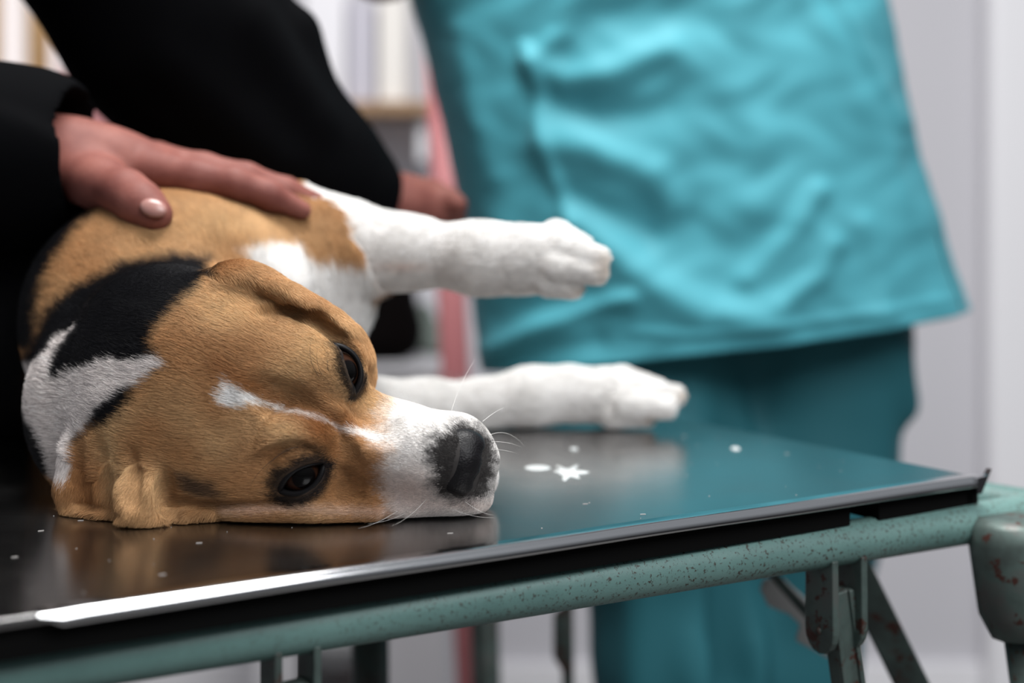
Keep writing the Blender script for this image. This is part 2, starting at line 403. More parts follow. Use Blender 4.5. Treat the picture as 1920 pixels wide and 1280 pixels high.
# diagonal brace and far-side struts
def flat(name, a, b, w, th, material, nrm_dir=(0, -1, 0)):
    bm = bmesh.new(); a = np.asarray(a, float); b = np.asarray(b, float); d = nrm(b - a); n_ = np.asarray(nrm_dir, float); n_ = nrm(n_ - (n_ @ d) * d); s_ = np.cross(d, n_)
    add_box(bm, (a + b) / 2, (w, th, np.linalg.norm(b - a)), np.stack([s_, n_, d])); return bm_obj(name, bm, material, table, False, 0.001)
flat('diagonal_brace', W(1425, 1050, 1.02), W(1590, 1235, 1.00), 0.0065, 0.006, worn_m)
flat('diagonal_brace', W(1590, 1040, 0.98), W(1760, 1385, 0.97), 0.022, 0.010, worn_m)
bm = bmesh.new()
gp = [(1432, 1085), (1470, 1085), (1530, 1140), (1600, 1235), (1600, 1262), (1556, 1235), (1520, 1215), (1492, 1200), (1500, 1170), (1478, 1150), (1440, 1135), (1425, 1105)]
o0 = W(1500, 1150, 1.035); sc_ = 1.035 / F
add_prism(bm, [((x - 1500) * sc_, -(y - 1150) * sc_) for x, y in gp], o0, np.array((1.0, 0, 0)), UP, np.array((0, 1.0, 0)), 0.004)
grey_m = mat('bare_grey_metal', (0.34, 0.34, 0.34), 0.6, 0.2); bm_obj('torn_gusset', bm, grey_m, table, False, 0.001)
flat('folding_strut', W(1062, 1000, 1.30), W(1066, 1420, 1.30), 0.011, 0.008, worn_m)
bm = bmesh.new(); add_prism(bm, [(-0.012, 0.02), (0.004, 0.03), (0.006, -0.02), (-0.002, -0.035), (-0.012, -0.02)], W(1062, 1190, 1.30), np.array((1.0, 0, 0)), UP, np.array((0, 1.0, 0)), 0.01); bm_obj('strut_hinge', bm, worn_m, table, False, 0.002)

# ------------------------------------------------------------------ things behind
pink_m = mat('pink_paint', (0.50, 0.165, 0.175), 0.5)
pole = empty('support_pole', (W(884, 400, 2.0)[0], 2.0, 0)); bpy.context.view_layer.update(); tag(pole, 'faded pink painted metal pole standing between black sleeve and teal shirt', 'pole')
a_ = W(806, -260, 2.0); b_ = W(884, 1300, 2.0); f_ = b_ + (b_ - a_) * (b_[2] - 0.03) / (a_[2] - b_[2])
tube('pole_tube', [a_, b_, f_], 0.0205, pink_m, pole); V, Q = lathe_np([(0.0, 0.0), (0.14, 0.0), (0.14, 0.012), (0.03, 0.03), (0.0, 0.03)], (f_[0], f_[1], 0.0)); np_mesh('pole_base', V, Q, pink_m, pole)

cab_m = mat('white_laminate', (0.60, 0.59, 0.62), 0.5); wood_m = mat('light_wood', (0.33, 0.20, 0.11), 0.5)
wn = noise(wood_m, 30, 4); ln(wood_m, ramp(wood_m, wn, [(0.3, (0.28, 0.165, 0.09)), (0.7, (0.40, 0.25, 0.14))]), bsdf(wood_m).inputs['Base Color'])
cabx0 = W(470, 700, 2.45)[0]; cabx1 = W(840, 700, 2.45)[0]; ct = W(0, 680, 2.45)[2]
cabinet = empty('low_cabinet', ((cabx0 + cabx1) / 2, 2.65, 0)); bpy.context.view_layer.update(); tag(cabinet, 'low white cabinet against the wall behind the pink pole', 'cabinet')
box('cabinet_body', (cabx0, 2.46, 0.0), (cabx1, 2.88, ct - 0.02), cab_m, cabinet, 0.003); box('cabinet_top', (cabx0 - 0.01, 2.44, ct - 0.02), (cabx1 + 0.01, 2.89, ct), cab_m, cabinet, 0.003)
mx = (cabx0 + cabx1) / 2
for x0, x1, hx in ((cabx0 + 0.005, mx - 0.002, mx - 0.03), (mx + 0.002, cabx1 - 0.005, mx + 0.03)):
    d_ = box('cabinet_door', (x0, 2.445, 0.05), (x1, 2.462, ct - 0.03), cab_m, cabinet, 0.002); box('door_handle', (hx - 0.006, 2.425, ct - 0.2), (hx + 0.006, 2.447, ct - 0.1), grey_m, d_, 0.003)
# black bag on the cabinet, grey cloth beside it
bag_m = mat('black_bag_fabric', (0.0035, 0.0025, 0.0025), 0.9, spec=0.05); cloth_m = mat('grey_green_cloth', (0.13, 0.155, 0.14), 0.9)
def soft(name, prims, step, material, smooth=3, zmin=None):
    lo = np.min([np.array(p[0]) - np.max(p[1]) * 1.3 for p in prims], 0) - 0.02; hi = np.max([np.array(p[0]) + np.max(p[1]) * 1.3 for p in prims], 0) + 0.02
    g = Field(*[np.arange(lo[i], hi[i], step) for i in range(3)])
    for c, r, k in prims: g.ell(c, r, None, k)
    if zmin is not None: g.plane_z(zmin, 0.01)
    V, Q, _ = g.mesh(smooth); return np_mesh(name, V, Q, material)
bg = [(W(695, 560, 2.50), (0.062, 0.05, 0.060), 0.03), (W(742, 565, 2.50), (0.036, 0.05, 0.058), 0.03), (W(715, 620, 2.50), (0.075, 0.06, 0.055), 0.03), (W(700, 645, 2.50), (0.07, 0.06, 0.04), 0.03)]
bag = soft('bag', bg, 0.005, bag_m, 3, ct + 0.001); tag(bag, 'small black bag on the low cabinet, below the raised foreleg', 'bag')
tube('bag_handle', [W(660, 545, 2.5), W(670, 470, 2.5), W(715, 455, 2.5), W(750, 480, 2.5), W(755, 545, 2.5)], 0.006, bag_m, bag, 10)
cl = soft('folded_cloth', [(W(806, 640, 2.62), (0.030, 0.03, 0.040), 0.02), (W(812, 655, 2.60), (0.026, 0.03, 0.028), 0.02), (W(795, 600, 2.63), (0.020, 0.02, 0.034), 0.02)], 0.004, cloth_m, 3, ct + 0.001)
tag(cl, 'crumpled grey-green cloth on the low cabinet beside the black bag', 'cloth')
# wall shelf with papers and boxes
sz = W(0, 208, 2.8)[2]; sx0 = W(560, 0, 2.8)[0]; sx1 = W(832, 0, 2.8)[0]
shelf = empty('wall_shelf', ((sx0 + sx1) / 2, 2.9, sz)); bpy.context.view_layer.update(); tag(shelf, 'narrow light wood shelf on the wall between black sleeve and teal shirt', 'shelf')
box('shelf_board', (sx0, 2.70, sz - 0.012), (sx1, 2.90, sz + 0.012), wood_m, shelf, 0.002)
for x in (sx0 + 0.04, sx1 - 0.04): box('shelf_bracket', (x - 0.008, 2.74, sz - 0.10), (x + 0.008, 2.90, sz - 0.012), jamb_m, shelf, 0.002)
pa = mat('white_card', (0.86, 0.84, 0.88), 0.6); pb = mat('pale_grey_card', (0.55, 0.53, 0.60), 0.6); pc = mat('cream_card', (0.84, 0.80, 0.76), 0.6)
for i, (x0, x1, h, m_, lab) in enumerate(((575, 650, 0.24, pa, 'white carton on the wall shelf, nearest the black sleeve'), (655, 705, 0.19, pb, 'pale grey carton in the middle of the wall shelf'), (712, 762, 0.22, pc, 'cream carton on the wall shelf, nearest the pink pole'))):
    o = box('carton', (W(x0, 0, 2.76)[0], 2.73, sz + 0.0125), (W(x1, 0, 2.76)[0], 2.86, sz + 0.0125 + h), m_, None, 0.003); tag(o, lab, 'box', 'cartons on the wall shelf')
for i, (x0, x1, y0, y1, m_, lab) in enumerate(((585, 668, 235, 400, pc, 'cream notice sheet on the wall under the shelf, nearer the black sleeve'), (690, 782, 228, 345, pa, 'white notice sheet on the wall under the shelf, nearer the pink pole'))):
    a_ = W(x0, y1, 2.895); b_ = W(x1, y0, 2.895); o = box('notice_sheet', (a_[0], 2.897, a_[2]), (b_[0], 2.8995, b_[2]), m_); tag(o, lab, 'paper', 'papers under the shelf')
# left background: bright blind with a yellow curtain edge
cur_m = mat('yellow_curtain', (0.72, 0.50, 0.27), 0.8)
def curtain(x0, x1, y, z0, z1, name, material, lab):
    n = 40; V = []; Q = []
    for i in range(n + 1):
        x = x0 + (x1 - x0) * i / n
        for zz in (z0, z1):
            for dy in (0.0, 0.004): V.append((x, y + 0.015 * math.sin(i * 0.9) + dy, zz))
    for i in range(n):
        a = i * 4; b = a + 4
        Q += [(a, a + 2, b + 2, b), (a + 1, b + 1, b + 3, a + 3), (a + 2, a + 3, b + 3, b + 2), (a, b, b + 1, a + 1)]
    o = np_mesh(name, np.array(V), np.array(Q), material); tag(o, lab, 'curtain'); return o
curtain(W(52, 0, 2.80)[0], W(92, 0, 2.80)[0], 2.80, 0.6, 2.2, 'curtain', cur_m, 'narrow yellow curtain hanging behind the black sleeves, right of the pale blind')
curtain(W(-60, 0, 2.82)[0], W(14, 0, 2.82)[0], 2.79, 0.6, 2.2, 'curtain', cur_m, 'yellow curtain at the far left edge, left of the pale blind')
bl_m = mat('daylit_blind', (0.85, 0.83, 0.86), 0.6, Emission_Color=(1.0, 0.97, 1.0, 1), Emission_Strength=0.35)  # glow added in place of daylight coming through the blind
bw = box('roller_blind', (W(-60, 0, 2.88)[0], 2.88, 0.7), (W(150, 0, 2.88)[0], 2.888, 2.1), bl_m); tag(bw, 'pale roller blind on the wall at far left between the curtains', 'blind')
bin_m = mat('grey_plastic', (0.22, 0.22, 0.23), 0.5)
bc = W(640, 1190, 2.1); V, Q = lathe_np([(0.0, 0.002), (0.052, 0.002), (0.064, bc[2] - 0.01), (0.068, bc[2]), (0.064, bc[2]), (0.056, 0.02), (0.0, 0.02)], (bc[0], bc[1], 0.0)); o = np_mesh('waste_bin', V, Q, bin_m); tag(o, 'tall grey waste bin on the floor behind the near hinge', 'bin')
# ------------------------------------------------------------------ the two people
skin_m = mat('skin', (0.36, 0.145, 0.115), 0.62, spec=0.22)
sk = noise(skin_m, 40, 4, 0.6); ln(skin_m, ramp(skin_m, sk, [(0.3, (0.135, 0.042, 0.034)), (0.7, (0.21, 0.076, 0.060))]), bsdf(skin_m).inputs['Base Color']); bump(skin_m, noise(skin_m, 350, 4), 0.2, 0.0006)
bsdf(skin_m).inputs['Subsurface Weight'].default_value = 0.08; bsdf(skin_m).inputs['Subsurface Radius'].default_value = (0.01, 0.004, 0.002)
nail_m = mat('finger_nail', (0.30, 0.15, 0.13), 0.3)
jacket_m = mat('black_jacket_cloth', (0.0014, 0.0015, 0.0020), 0.9, spec=0.04); bump(jacket_m, noise(jacket_m, 500, 3), 0.3, 0.0005)
dark_m = mat('dark_trouser_cloth', (0.012, 0.012, 0.015), 0.85); hair_m = mat('dark_hair', (0.02, 0.014, 0.010), 0.6)
teal_m = mat('teal_scrub_cloth', (0.064, 0.305, 0.370), 0.60, spec=0.25, Sheen_Weight=0.05); bump(teal_m, noise(teal_m, 900, 2), 0.1, 0.0003)
teal_d = mat('teal_trouser_cloth', (0.018, 0.118, 0.145), 0.7, spec=0.3); bump(teal_d, noise(teal_d, 900, 2), 0.1, 0.0003)
shoe_m = mat('shoe_leather', (0.03, 0.03, 0.03), 0.4); clog_m = mat('white_clog', (0.7, 0.7, 0.7), 0.4)

def chain(g, pts, k=0.012, lab=1, sub=False): g.chain([(np.asarray(p, float), r) for p, r in pts], k, lab, sub)
def pw(*pts): return [(W(x, y, d), r) for x, y, d, r in pts]

def head_shape(g, c, fw, lab=1):
    """Plain adult head: skull, jaw, nose, brow, ears, eye hollows; fw = facing direction."""
    c = np.asarray(c, float); f = nrm(fw); l = np.cross((0, 0, 1.0), f); u = np.array((0, 0, 1.0)); R = np.stack([f, l, u])
    at = lambda a, b, d: c + f * a + l * b + u * d
    g.ell(at(-0.01, 0, 0.03), (0.098, 0.076, 0.092), R, 0.01, lab); g.ell(at(0.03, 0, -0.045), (0.058, 0.056, 0.070), R, 0.03, lab)
    g.cone(at(0.088, 0, 0.01), 0.009, at(0.108, 0, -0.028), 0.013, 0.012, lab); g.ell(at(0.078, 0, -0.062), (0.014, 0.024, 0.010), R, 0.01, lab)
    for s in (-1, 1):
        g.ell(at(-0.005, 0.076 * s, -0.008), (0.017, 0.008, 0.030), R, 0.006, lab); g.ell(at(0.093, 0.031 * s, 0.008), (0.014, 0.016, 0.010), R, 0.01, lab, True)
        g.ell(at(0.078, 0.031 * s, 0.006), (0.013, 0.013, 0.013), R, 0.003, lab)

# ---- the holder: body (skin) with two hands, jacket, trousers
holder = empty('person', (-0.75, 1.34, 0)); bpy.context.view_layer.update()
tag(holder, 'person in a black jacket leaning over, holding the dog down with one hand', 'person')
SH_L = np.array((-0.63, 1.10, 1.40)); SH_R = np.array((-0.50, 1.24, 1.42)); EL_L = np.array((-0.60, 0.99, 1.10))
def holder_body():
    g = Field(axis_grid((-0.95, -0.36, 0.008), (-0.36, -0.05, 0.0017), (-0.05, 0.0, 0.003)), axis_grid((0.85, 1.06, 0.0017), (1.06, 1.20, 0.003), (1.20, 1.45, 0.008)),
              axis_grid((0.98, 1.09, 0.0016), (1.09, 1.80, 0.008)))
    chain(g, [(EL_L, 0.032), (W(20, 292, 0.955), 0.028)] + pw((95, 294, 0.955, 0.0262), (160, 303, 0.958, 0.0262)), 0.012)     # forearm and wrist
    chain(g, pw((150, 302, 0.958, 0.026), (215, 313, 0.960, 0.0235), (290, 322, 0.965, 0.020)), 0.012)                       # back of the hand
    chain(g, pw((160, 310, 0.990, 0.022), (290, 312, 1.000, 0.018)), 0.014)
    for p in (((285, 320, 0.952, 0.0150), (370, 334, 0.945, 0.0122), (440, 344, 0.942, 0.0112), (505, 366, 0.948, 0.0098), (566, 394, 0.958, 0.0066)),
              ((290, 308, 0.975, 0.0150), (380, 320, 0.972, 0.0122), (460, 336, 0.972, 0.0112), (535, 360, 0.980, 0.0100), (604, 384, 0.990, 0.0070)),
              ((290, 310, 0.998, 0.0140), (380, 322, 1.000, 0.0115), (450, 340, 1.004, 0.0105), (510, 358, 1.010, 0.0095), (560, 375, 1.015, 0.0070)),
              ((285, 318, 1.015, 0.0125), (355, 332, 1.024, 0.0100), (410, 346, 1.028, 0.0092), (450, 360, 1.032, 0.0070))):
        chain(g, pw(*p), 0.005)
    chain(g, pw((135, 322, 0.945, 0.0215), (190, 345, 0.922, 0.0165), (236, 362, 0.900, 0.0140), (264, 383, 0.890, 0.0132), (290, 402, 0.884, 0.0112)), 0.008)
    # right hand, gripping behind the raised foreleg
    chain(g, [(SH_R, 0.03)] + pw((600, 330, 1.18, 0.026), (700, 376, 1.19, 0.0225), (745, 382, 1.20, 0.0240)), 0.01)
    chain(g, pw((745, 382, 1.20, 0.024), (800, 386, 1.215, 0.025)), 0.012)
    for dy, dd in ((-16, 0.0), (-2, 0.008), (12, 0.018), (26, 0.03)):
        chain(g, pw((800, 384 + dy * 0.8, 1.215 + dd * 0.4, 0.0115), (842, 388 + dy, 1.205 + dd, 0.0098), (858, 398 + dy, 1.20 + dd, 0.0085)), 0.004)
    # neck and head
    c = np.array((-0.57, 1.10, 1.64)); chain(g, [((-0.58, 1.18, 1.42), 0.06), (c - (0.0, -0.01, 0.05), 0.055)], 0.02)
    head_shape(g, c, (0.55, -0.35, -0.5))
    V, Q, _ = g.mesh(2); b = np_mesh('body', V, Q, skin_m, holder); return c
hc_ = holder_body()
def holder_clothes():
    g = Field(axis_grid((-1.0, -0.45, 0.008), (-0.45, -0.06, 0.0035)), axis_grid((0.86, 1.26, 0.004), (1.26, 1.50, 0.008)), axis_grid((0.86, 1.12, 0.0035), (1.12, 1.52, 0.007)))
    chain(g, [((-0.60, 1.19, 1.36), 0.145), ((-0.74, 1.30, 1.12), 0.150), ((-0.76, 1.33, 0.94), 0.150)], 0.04)
    chain(g, [((-0.55, 1.15, 1.42), 0.085), ((-0.58, 1.20, 1.44), 0.085)], 0.04)
    # right sleeve (crosses behind the hand)
    chain(g, [(SH_R, 0.105)] + pw((235, -170, 1.13, 0.098), (338, 60, 1.14, 0.083), (428, 185, 1.155, 0.067), (505, 262, 1.165, 0.057), (600, 322, 1.175, 0.0460), (676, 366, 1.185, 0.0345)), 0.04)
    for p, q, r in (((560, 60, 1.14), (590, 190, 1.15), 0.018), ((470, 40, 1.09), (585, 210, 1.12), 0.016), ((330, 120, 1.07), (520, 300, 1.11), 0.014), ((640, 280, 1.16), (600, 250, 1.13), 0.014)):
        g.cone(W(*p), r, W(*q), r * 0.8, 0.02)
    # left sleeve with open cuff
    chain(g, [(SH_L, 0.095), (EL_L, 0.075), (W(-120, 292, 0.95), 0.060)] + pw((20, 288, 0.955, 0.0525), (62, 288, 0.956, 0.0500), (76, 262, 0.960, 0.0310)), 0.03)
    g.cone(W(60, 292, 0.955), 0.0415, W(240, 292, 0.955), 0.048, 0.004, 1, True)
    V, Q, _ = g.mesh(3); np_mesh('jacket', V, Q, jacket_m, holder)
    g = Field(np.arange(-1.0, -0.5, 0.01), np.arange(1.1, 1.6, 0.01), np.arange(0.03, 1.0, 0.012))
    for sx in (-0.09, 0.09): chain(g, [((-0.76 + sx, 1.34, 0.90), 0.105), ((-0.77 + sx, 1.34, 0.50), 0.075), ((-0.78 + sx, 1.38, 0.08), 0.062)], 0.03)
    V, Q, _ = g.mesh(3); np_mesh('trousers', V, Q, dark_m, holder)
    for sx in (-0.09, 0.09):
        g = Field(np.arange(-1.0, -0.5, 0.006), np.arange(1.1, 1.6, 0.006), np.arange(-0.01, 0.15, 0.006))
        chain(g, [((-0.78 + sx, 1.42, 0.05), 0.045), ((-0.77 + sx, 1.24, 0.035), 0.040)], 0.02); g.plane_z(0.002, 0.004)
        V, Q, _ = g.mesh(2); np_mesh('shoe', V, Q, shoe_m, holder)
    g = Field(np.arange(-0.75, -0.40, 0.006), np.arange(0.95, 1.3, 0.006), np.arange(1.5, 1.85, 0.006)); g.ell(hc_ + (-0.03, 0.02, 0.045), (0.098, 0.098, 0.095), None); g.ell(hc_ + nrm((0.55, -0.35, -0.5)) * 0.085 + (0, 0, -0.03), (0.07, 0.07, 0.085), None, 0.01, 1, True)
    V, Q, _ = g.mesh(2); np_mesh('hair', V, Q, hair_m, holder)
    Vn, Qn = [], []
    g = Field(*[np.arange(W(290, 390, 0.872)[i] - 0.016, W(290, 390, 0.872)[i] + 0.016, 0.0008) for i in range(3)])
    g.ell(W(288, 390, 0.8735), (0.0085, 0.0030, 0.0060), frame((1, 0.05, -0.35), (0.1, -1, 0.45))[[0, 2, 1]], 0.002); V, Q, _ = g.mesh(1); o = np_mesh('thumb_nail', V, Q, nail_m, holder)
holder_clothes()

# ---- the vet in teal scrubs
vet = empty('person', (0.24, 1.52, 0)); bpy.context.view_layer.update()
tag(vet, 'person in teal scrubs standing behind the table end, seen from chest to thighs', 'person')
VD = 1.50
FOLDS = [  # (polyline in photo pixels, height m, width px): ridges (+) and valleys (-) of the cloth
    ([(985, 90), (1010, 160), (1012, 230), (1030, 300), (1050, 360), (1075, 420)], 0.010, 14), ([(1000, 110), (1060, 60), (1090, -20)], 0.010, 20),
    ([(1005, 125), (1060, 150), (1140, 140), (1250, 90)], 0.014, 30), ([(1030, 190), (1120, 215), (1250, 205)], -0.010, 32),
    ([(1020, 270), (1120, 280), (1220, 325), (1260, 385)], 0.017, 36), ([(1060, 370), (1150, 400), (1215, 440)], -0.010, 30),
    ([(1080, 420), (1150, 470), (1220, 530), (1330, 590), (1450, 600)], 0.018, 34), ([(1250, 400), (1310, 450), (1400, 470)], -0.012, 60),
    ([(1400, 520), (1480, 440), (1530, 360)], 0.010, 22), ([(1560, 460), (1530, 520), (1460, 570)], 0.008, 20), ([(920, 655), (1010, 615), (1110, 575), (1180, 560)], 0.014, 18),
    ([(930, 590), (1030, 570), (1100, 560)], -0.012, 30), ([(940, 690), (1030, 655), (1120, 640)], -0.010, 24), ([(900, 250), (940, 420), (960, 520)], 0.008, 40),
    ([(1560, -20), (1620, 100), (1690, 230)], 0.010, 16), ([(1500, -20), (1580, 120), (1660, 280), (1720, 420)], 0.008, 26), ([(1700, 300), (1720, 440), (1745, 540)], -0.006, 22),
    ([(1290, 120), (1380, 180), (1420, 260)], 0.007, 40), ([(1340, 300), (1420, 330), (1480, 310)], -0.006, 40), ([(1620, 420), (1650, 500), (1660, 590)], 0.007, 22), ([(860, 60), (890, 200), (930, 330)], 0.006, 22),
    ([(1130, 30), (1230, 20), (1330, 40)], -0.008, 40), ([(1180, 620), (1300, 628), (1450, 612), (1640, 585), (1790, 560)], 0.003, 8)]
def shirt():
    NT, NR = 300, 190
    zt = CAMZ + 0.38
    th = np.linspace(0, 2 * math.pi, NT, endpoint=False); ct, stn = np.cos(th), np.sin(th)
    hem = CAMZ - (0.1310 - 0.0325 * ct)
    v = np.linspace(0, 1, NR)[:, None]
    z = zt + (hem[None] - zt) * v
    row = YH - (z - CAMZ) * F / VD                                  # photo row at the body's depth
    xl = np.interp(row, [-280, -150, 0, 90, 220, 350, 470, 560, 700], [760, 762, 772, 797, 828, 858, 878, 890, 905])
    xr = np.interp(row, [-280, -150, 0, 170, 300, 400, 560, 580], [1560, 1600, 1652, 1690, 1716, 1746, 1797, 1806])
    c = (xl + xr) / 2; hw = (xr - xl) / 2
    X = (c - 960) / F * VD + hw / F * VD * np.sign(ct) * np.abs(ct) ** 0.92
    Y = VD - 0.135 * np.sign(stn) * np.abs(stn) ** 0.85 * (1 + 0 * v)
    P = np.stack([X.ravel(), Y.ravel(), z.ravel()], 1)
    px, py = project(P); disp = np.zeros(len(P)); front = (np.tile(stn, NR) > 0.05)
    for pts, h, w in FOLDS:
        d = line_d0(px, py, pts); disp += 0.62 * h * np.exp(-(d / w) ** 2) * front
    disp += 0.003 * vn0(px, py, 110) + 0.001 * vn0(px, py, 45)
    nx = np.repeat(ct[None], NR, 0).ravel() * 0.6; ny = -np.repeat(stn[None], NR, 0).ravel()
    P[:, 0] += disp * nx; P[:, 1] += disp * ny
    # side vent
    Q = []
    for i in range(NR - 1):
        for j in range(NT):
            k = (j + 1) % NT
            if i > NR - 34 and j in (19, 20): continue
            Q.append((i * NT + j, (i + 1) * NT + j, (i + 1) * NT + k, i * NT + k))
    o = np_mesh('scrub_shirt', P, np.array(Q), teal_m, vet); s = o.modifiers.new('cloth', 'SOLIDIFY'); s.thickness = 0.002; s.offset = -1
def line_d0(px, py, pts):
    d = np.full(px.shape, 1e9)
    for a, b in zip(pts[:-1], pts[1:]):
        a = np.array(a, float); e = np.array(b, float) - a
        t = np.clip(((px - a[0]) * e[0] + (py - a[1]) * e[1]) / (e @ e), 0, 1); d = np.minimum(d, np.hypot(px - a[0] - t * e[0], py - a[1] - t * e[1]))
    return d
def vn0(x, y, s):
    return np.sin(x / s * 2.1 + 1.3 * np.sin(y / s * 1.7)) * np.cos(y / s * 1.9 + 1.1 * np.sin(x / s * 1.3 + 2))
shirt()
def vet_rest():
    g = Field(np.arange(-0.15, 0.60, 0.006), np.arange(1.34, 1.68, 0.006), axis_grid((0.03, 0.5, 0.012), (0.5, 1.0, 0.006)))
    g.ell((0.215, 1.53, 0.93), (0.20, 0.085, 0.12), None, 0.02)
    chain(g, pw((1190, 640, 1.50, 0.090), (1235, 900, 1.47, 0.094), (1275, 1250, 1.46, 0.078), (1275, 1700, 1.49, 0.066), (1275, 2130, 1.50, 0.060)), 0.05)
    chain(g, pw((1545, 640, 1.54, 0.095), (1500, 900, 1.54, 0.096), (1465, 1250, 1.55, 0.078), (1460, 1700, 1.57, 0.066), (1460, 2130, 1.58, 0.060)), 0.03)
    for a, b, r in (((1345, 820, 1.42), (1330, 1280, 1.42), 0.014), ((1660, 640, 1.49), (1600, 1000, 1.47), 0.012), ((1210, 860, 1.40), (1200, 1300, 1.39), 0.010), ((1640, 600, 1.46), (1700, 760, 1.50), 0.012)):
        g.cone(W(*a), r, W(*b), r, 0.03)
    g.cone(W(1400, 760, 1.40), 0.026, W(1375, 1300, 1.41), 0.034, 0.025, 1, True); g.cone(W(1240, 900, 1.33), 0.012, W(1262, 1320, 1.36), 0.014, 0.02, 1, True)
    V, Q, _ = g.mesh(3); np_mesh('scrub_trousers', V, Q, teal_d, vet)
    for x, d in ((1275, 1.47), (1460, 1.55)):
        c = W(x, 2150, d); g = Field(np.arange(c[0] - 0.08, c[0] + 0.08, 0.006), np.arange(c[1] - 0.22, c[1] + 0.14, 0.006), np.arange(-0.01, 0.14, 0.006))
        chain(g, [((c[0], c[1] + 0.06, 0.05), 0.046), ((c[0], c[1] - 0.13, 0.035), 0.042)], 0.02); g.plane_z(0.002, 0.004); V, Q, _ = g.mesh(2); np_mesh('shoe', V, Q, clog_m, vet)
    # torso inside the shirt, arms, neck, head (above the frame)
    g = Field(np.arange(-0.35, 0.62, 0.008), np.arange(1.05, 1.75, 0.008), np.arange(0.92, 1.85, 0.008))
    g.ell((0.19, 1.52, 1.08), (0.17, 0.085, 0.20), None); g.ell((0.145, 1.53, 1.30), (0.185, 0.09, 0.17), None, 0.05)
    for s, e, h in (((-0.03, 1.52, 1.40), (-0.13, 1.42, 1.27), (-0.04, 1.20, 1.37)), ((0.32, 1.53, 1.40), (0.43, 1.42, 1.36), (0.30, 1.18, 1.42))):
        chain(g, [(s, 0.052), (e, 0.040), (h, 0.028), (np.array(h) + nrm(np.array(h) - np.array(e)) * 0.09, 0.026)], 0.02)
        hp = np.array(h) + nrm(np.array(h) - np.array(e)) * 0.09
        for q in range(5): chain(g, [(hp + ((q - 2) * 0.016, 0, 0), 0.0095), (hp + ((q - 2) * 0.02, -0.05 - 0.01 * (q in (1, 2, 3)), -0.03), 0.008)], 0.006)
    chain(g, [((0.14, 1.53, 1.45), 0.055), ((0.135, 1.51, 1.56), 0.052)], 0.02); head_shape(g, (0.13, 1.49, 1.67), (-0.3, -1, -0.35))
    V, Q, _ = g.mesh(2); np_mesh('body', V, Q, skin_m, vet)
    g = Field(np.arange(-0.10, 0.36, 0.006), np.arange(1.25, 1.75, 0.006), np.arange(1.5, 1.85, 0.006)); c = np.array((0.13, 1.49, 1.67)); g.ell(c + (0.01, 0.03, 0.045), (0.09, 0.105, 0.092), None); g.ell(c + nrm((-0.3, -1, -0.35)) * 0.09 + (0, 0, -0.02), (0.075, 0.075, 0.085), None, 0.01, 1, True)
    V, Q, _ = g.mesh(2); np_mesh('hair', V, Q, hair_m, vet)
    # short sleeves and shoulders of the shirt
    g = Field(np.arange(-0.30, 0.62, 0.008), np.arange(1.25, 1.80, 0.008), np.arange(1.28, 1.52, 0.008))
    g.ell((0.145, 1.53, 1.37), (0.22, 0.12, 0.11), None)
    for s, e in (((-0.03, 1.52, 1.40), (-0.10, 1.455, 1.325)), ((0.32, 1.53, 1.40), (0.39, 1.46, 1.375))): chain(g, [(s, 0.072), (e, 0.066)], 0.03)
    V, Q, _ = g.mesh(2); np_mesh('shirt_yoke', V, Q, teal_m, vet)
vet_rest()
# ------------------------------------------------------------------ the dog: one continuous body
HF = nrm((0.950, -0.14, -0.255))                       # nose direction
HU = np.array((-0.05, -0.93, 0.28)); HU = nrm(HU - (HU @ HF) * HF)   # crown direction
HL = np.cross(HU, HF)                                   # the dog's left, upwards
HR = np.stack([HF, HL, HU])

EYE_R = 0.0115
EA_LOW = nrm(HU * 0.80 - HL * 0.34 + HF * 0.34); EA_UP = nrm(HU * 0.62 + HL * 0.36 + HF * 0.70)
EC_LOW = W(567, 899, 0.7450) - EA_LOW * EYE_R
EC_UP = W(633, 698, 0.7705)
def eye_frame(axis, dx, dz):
    a = np.array((dx, 0, dz), float); a = nrm(a - (a @ axis) * axis); return np.stack([a, np.cross(axis, a), axis])
ER_LOW = eye_frame(EA_LOW, 100, 62); ER_UP = eye_frame(EA_UP, 26, -88)

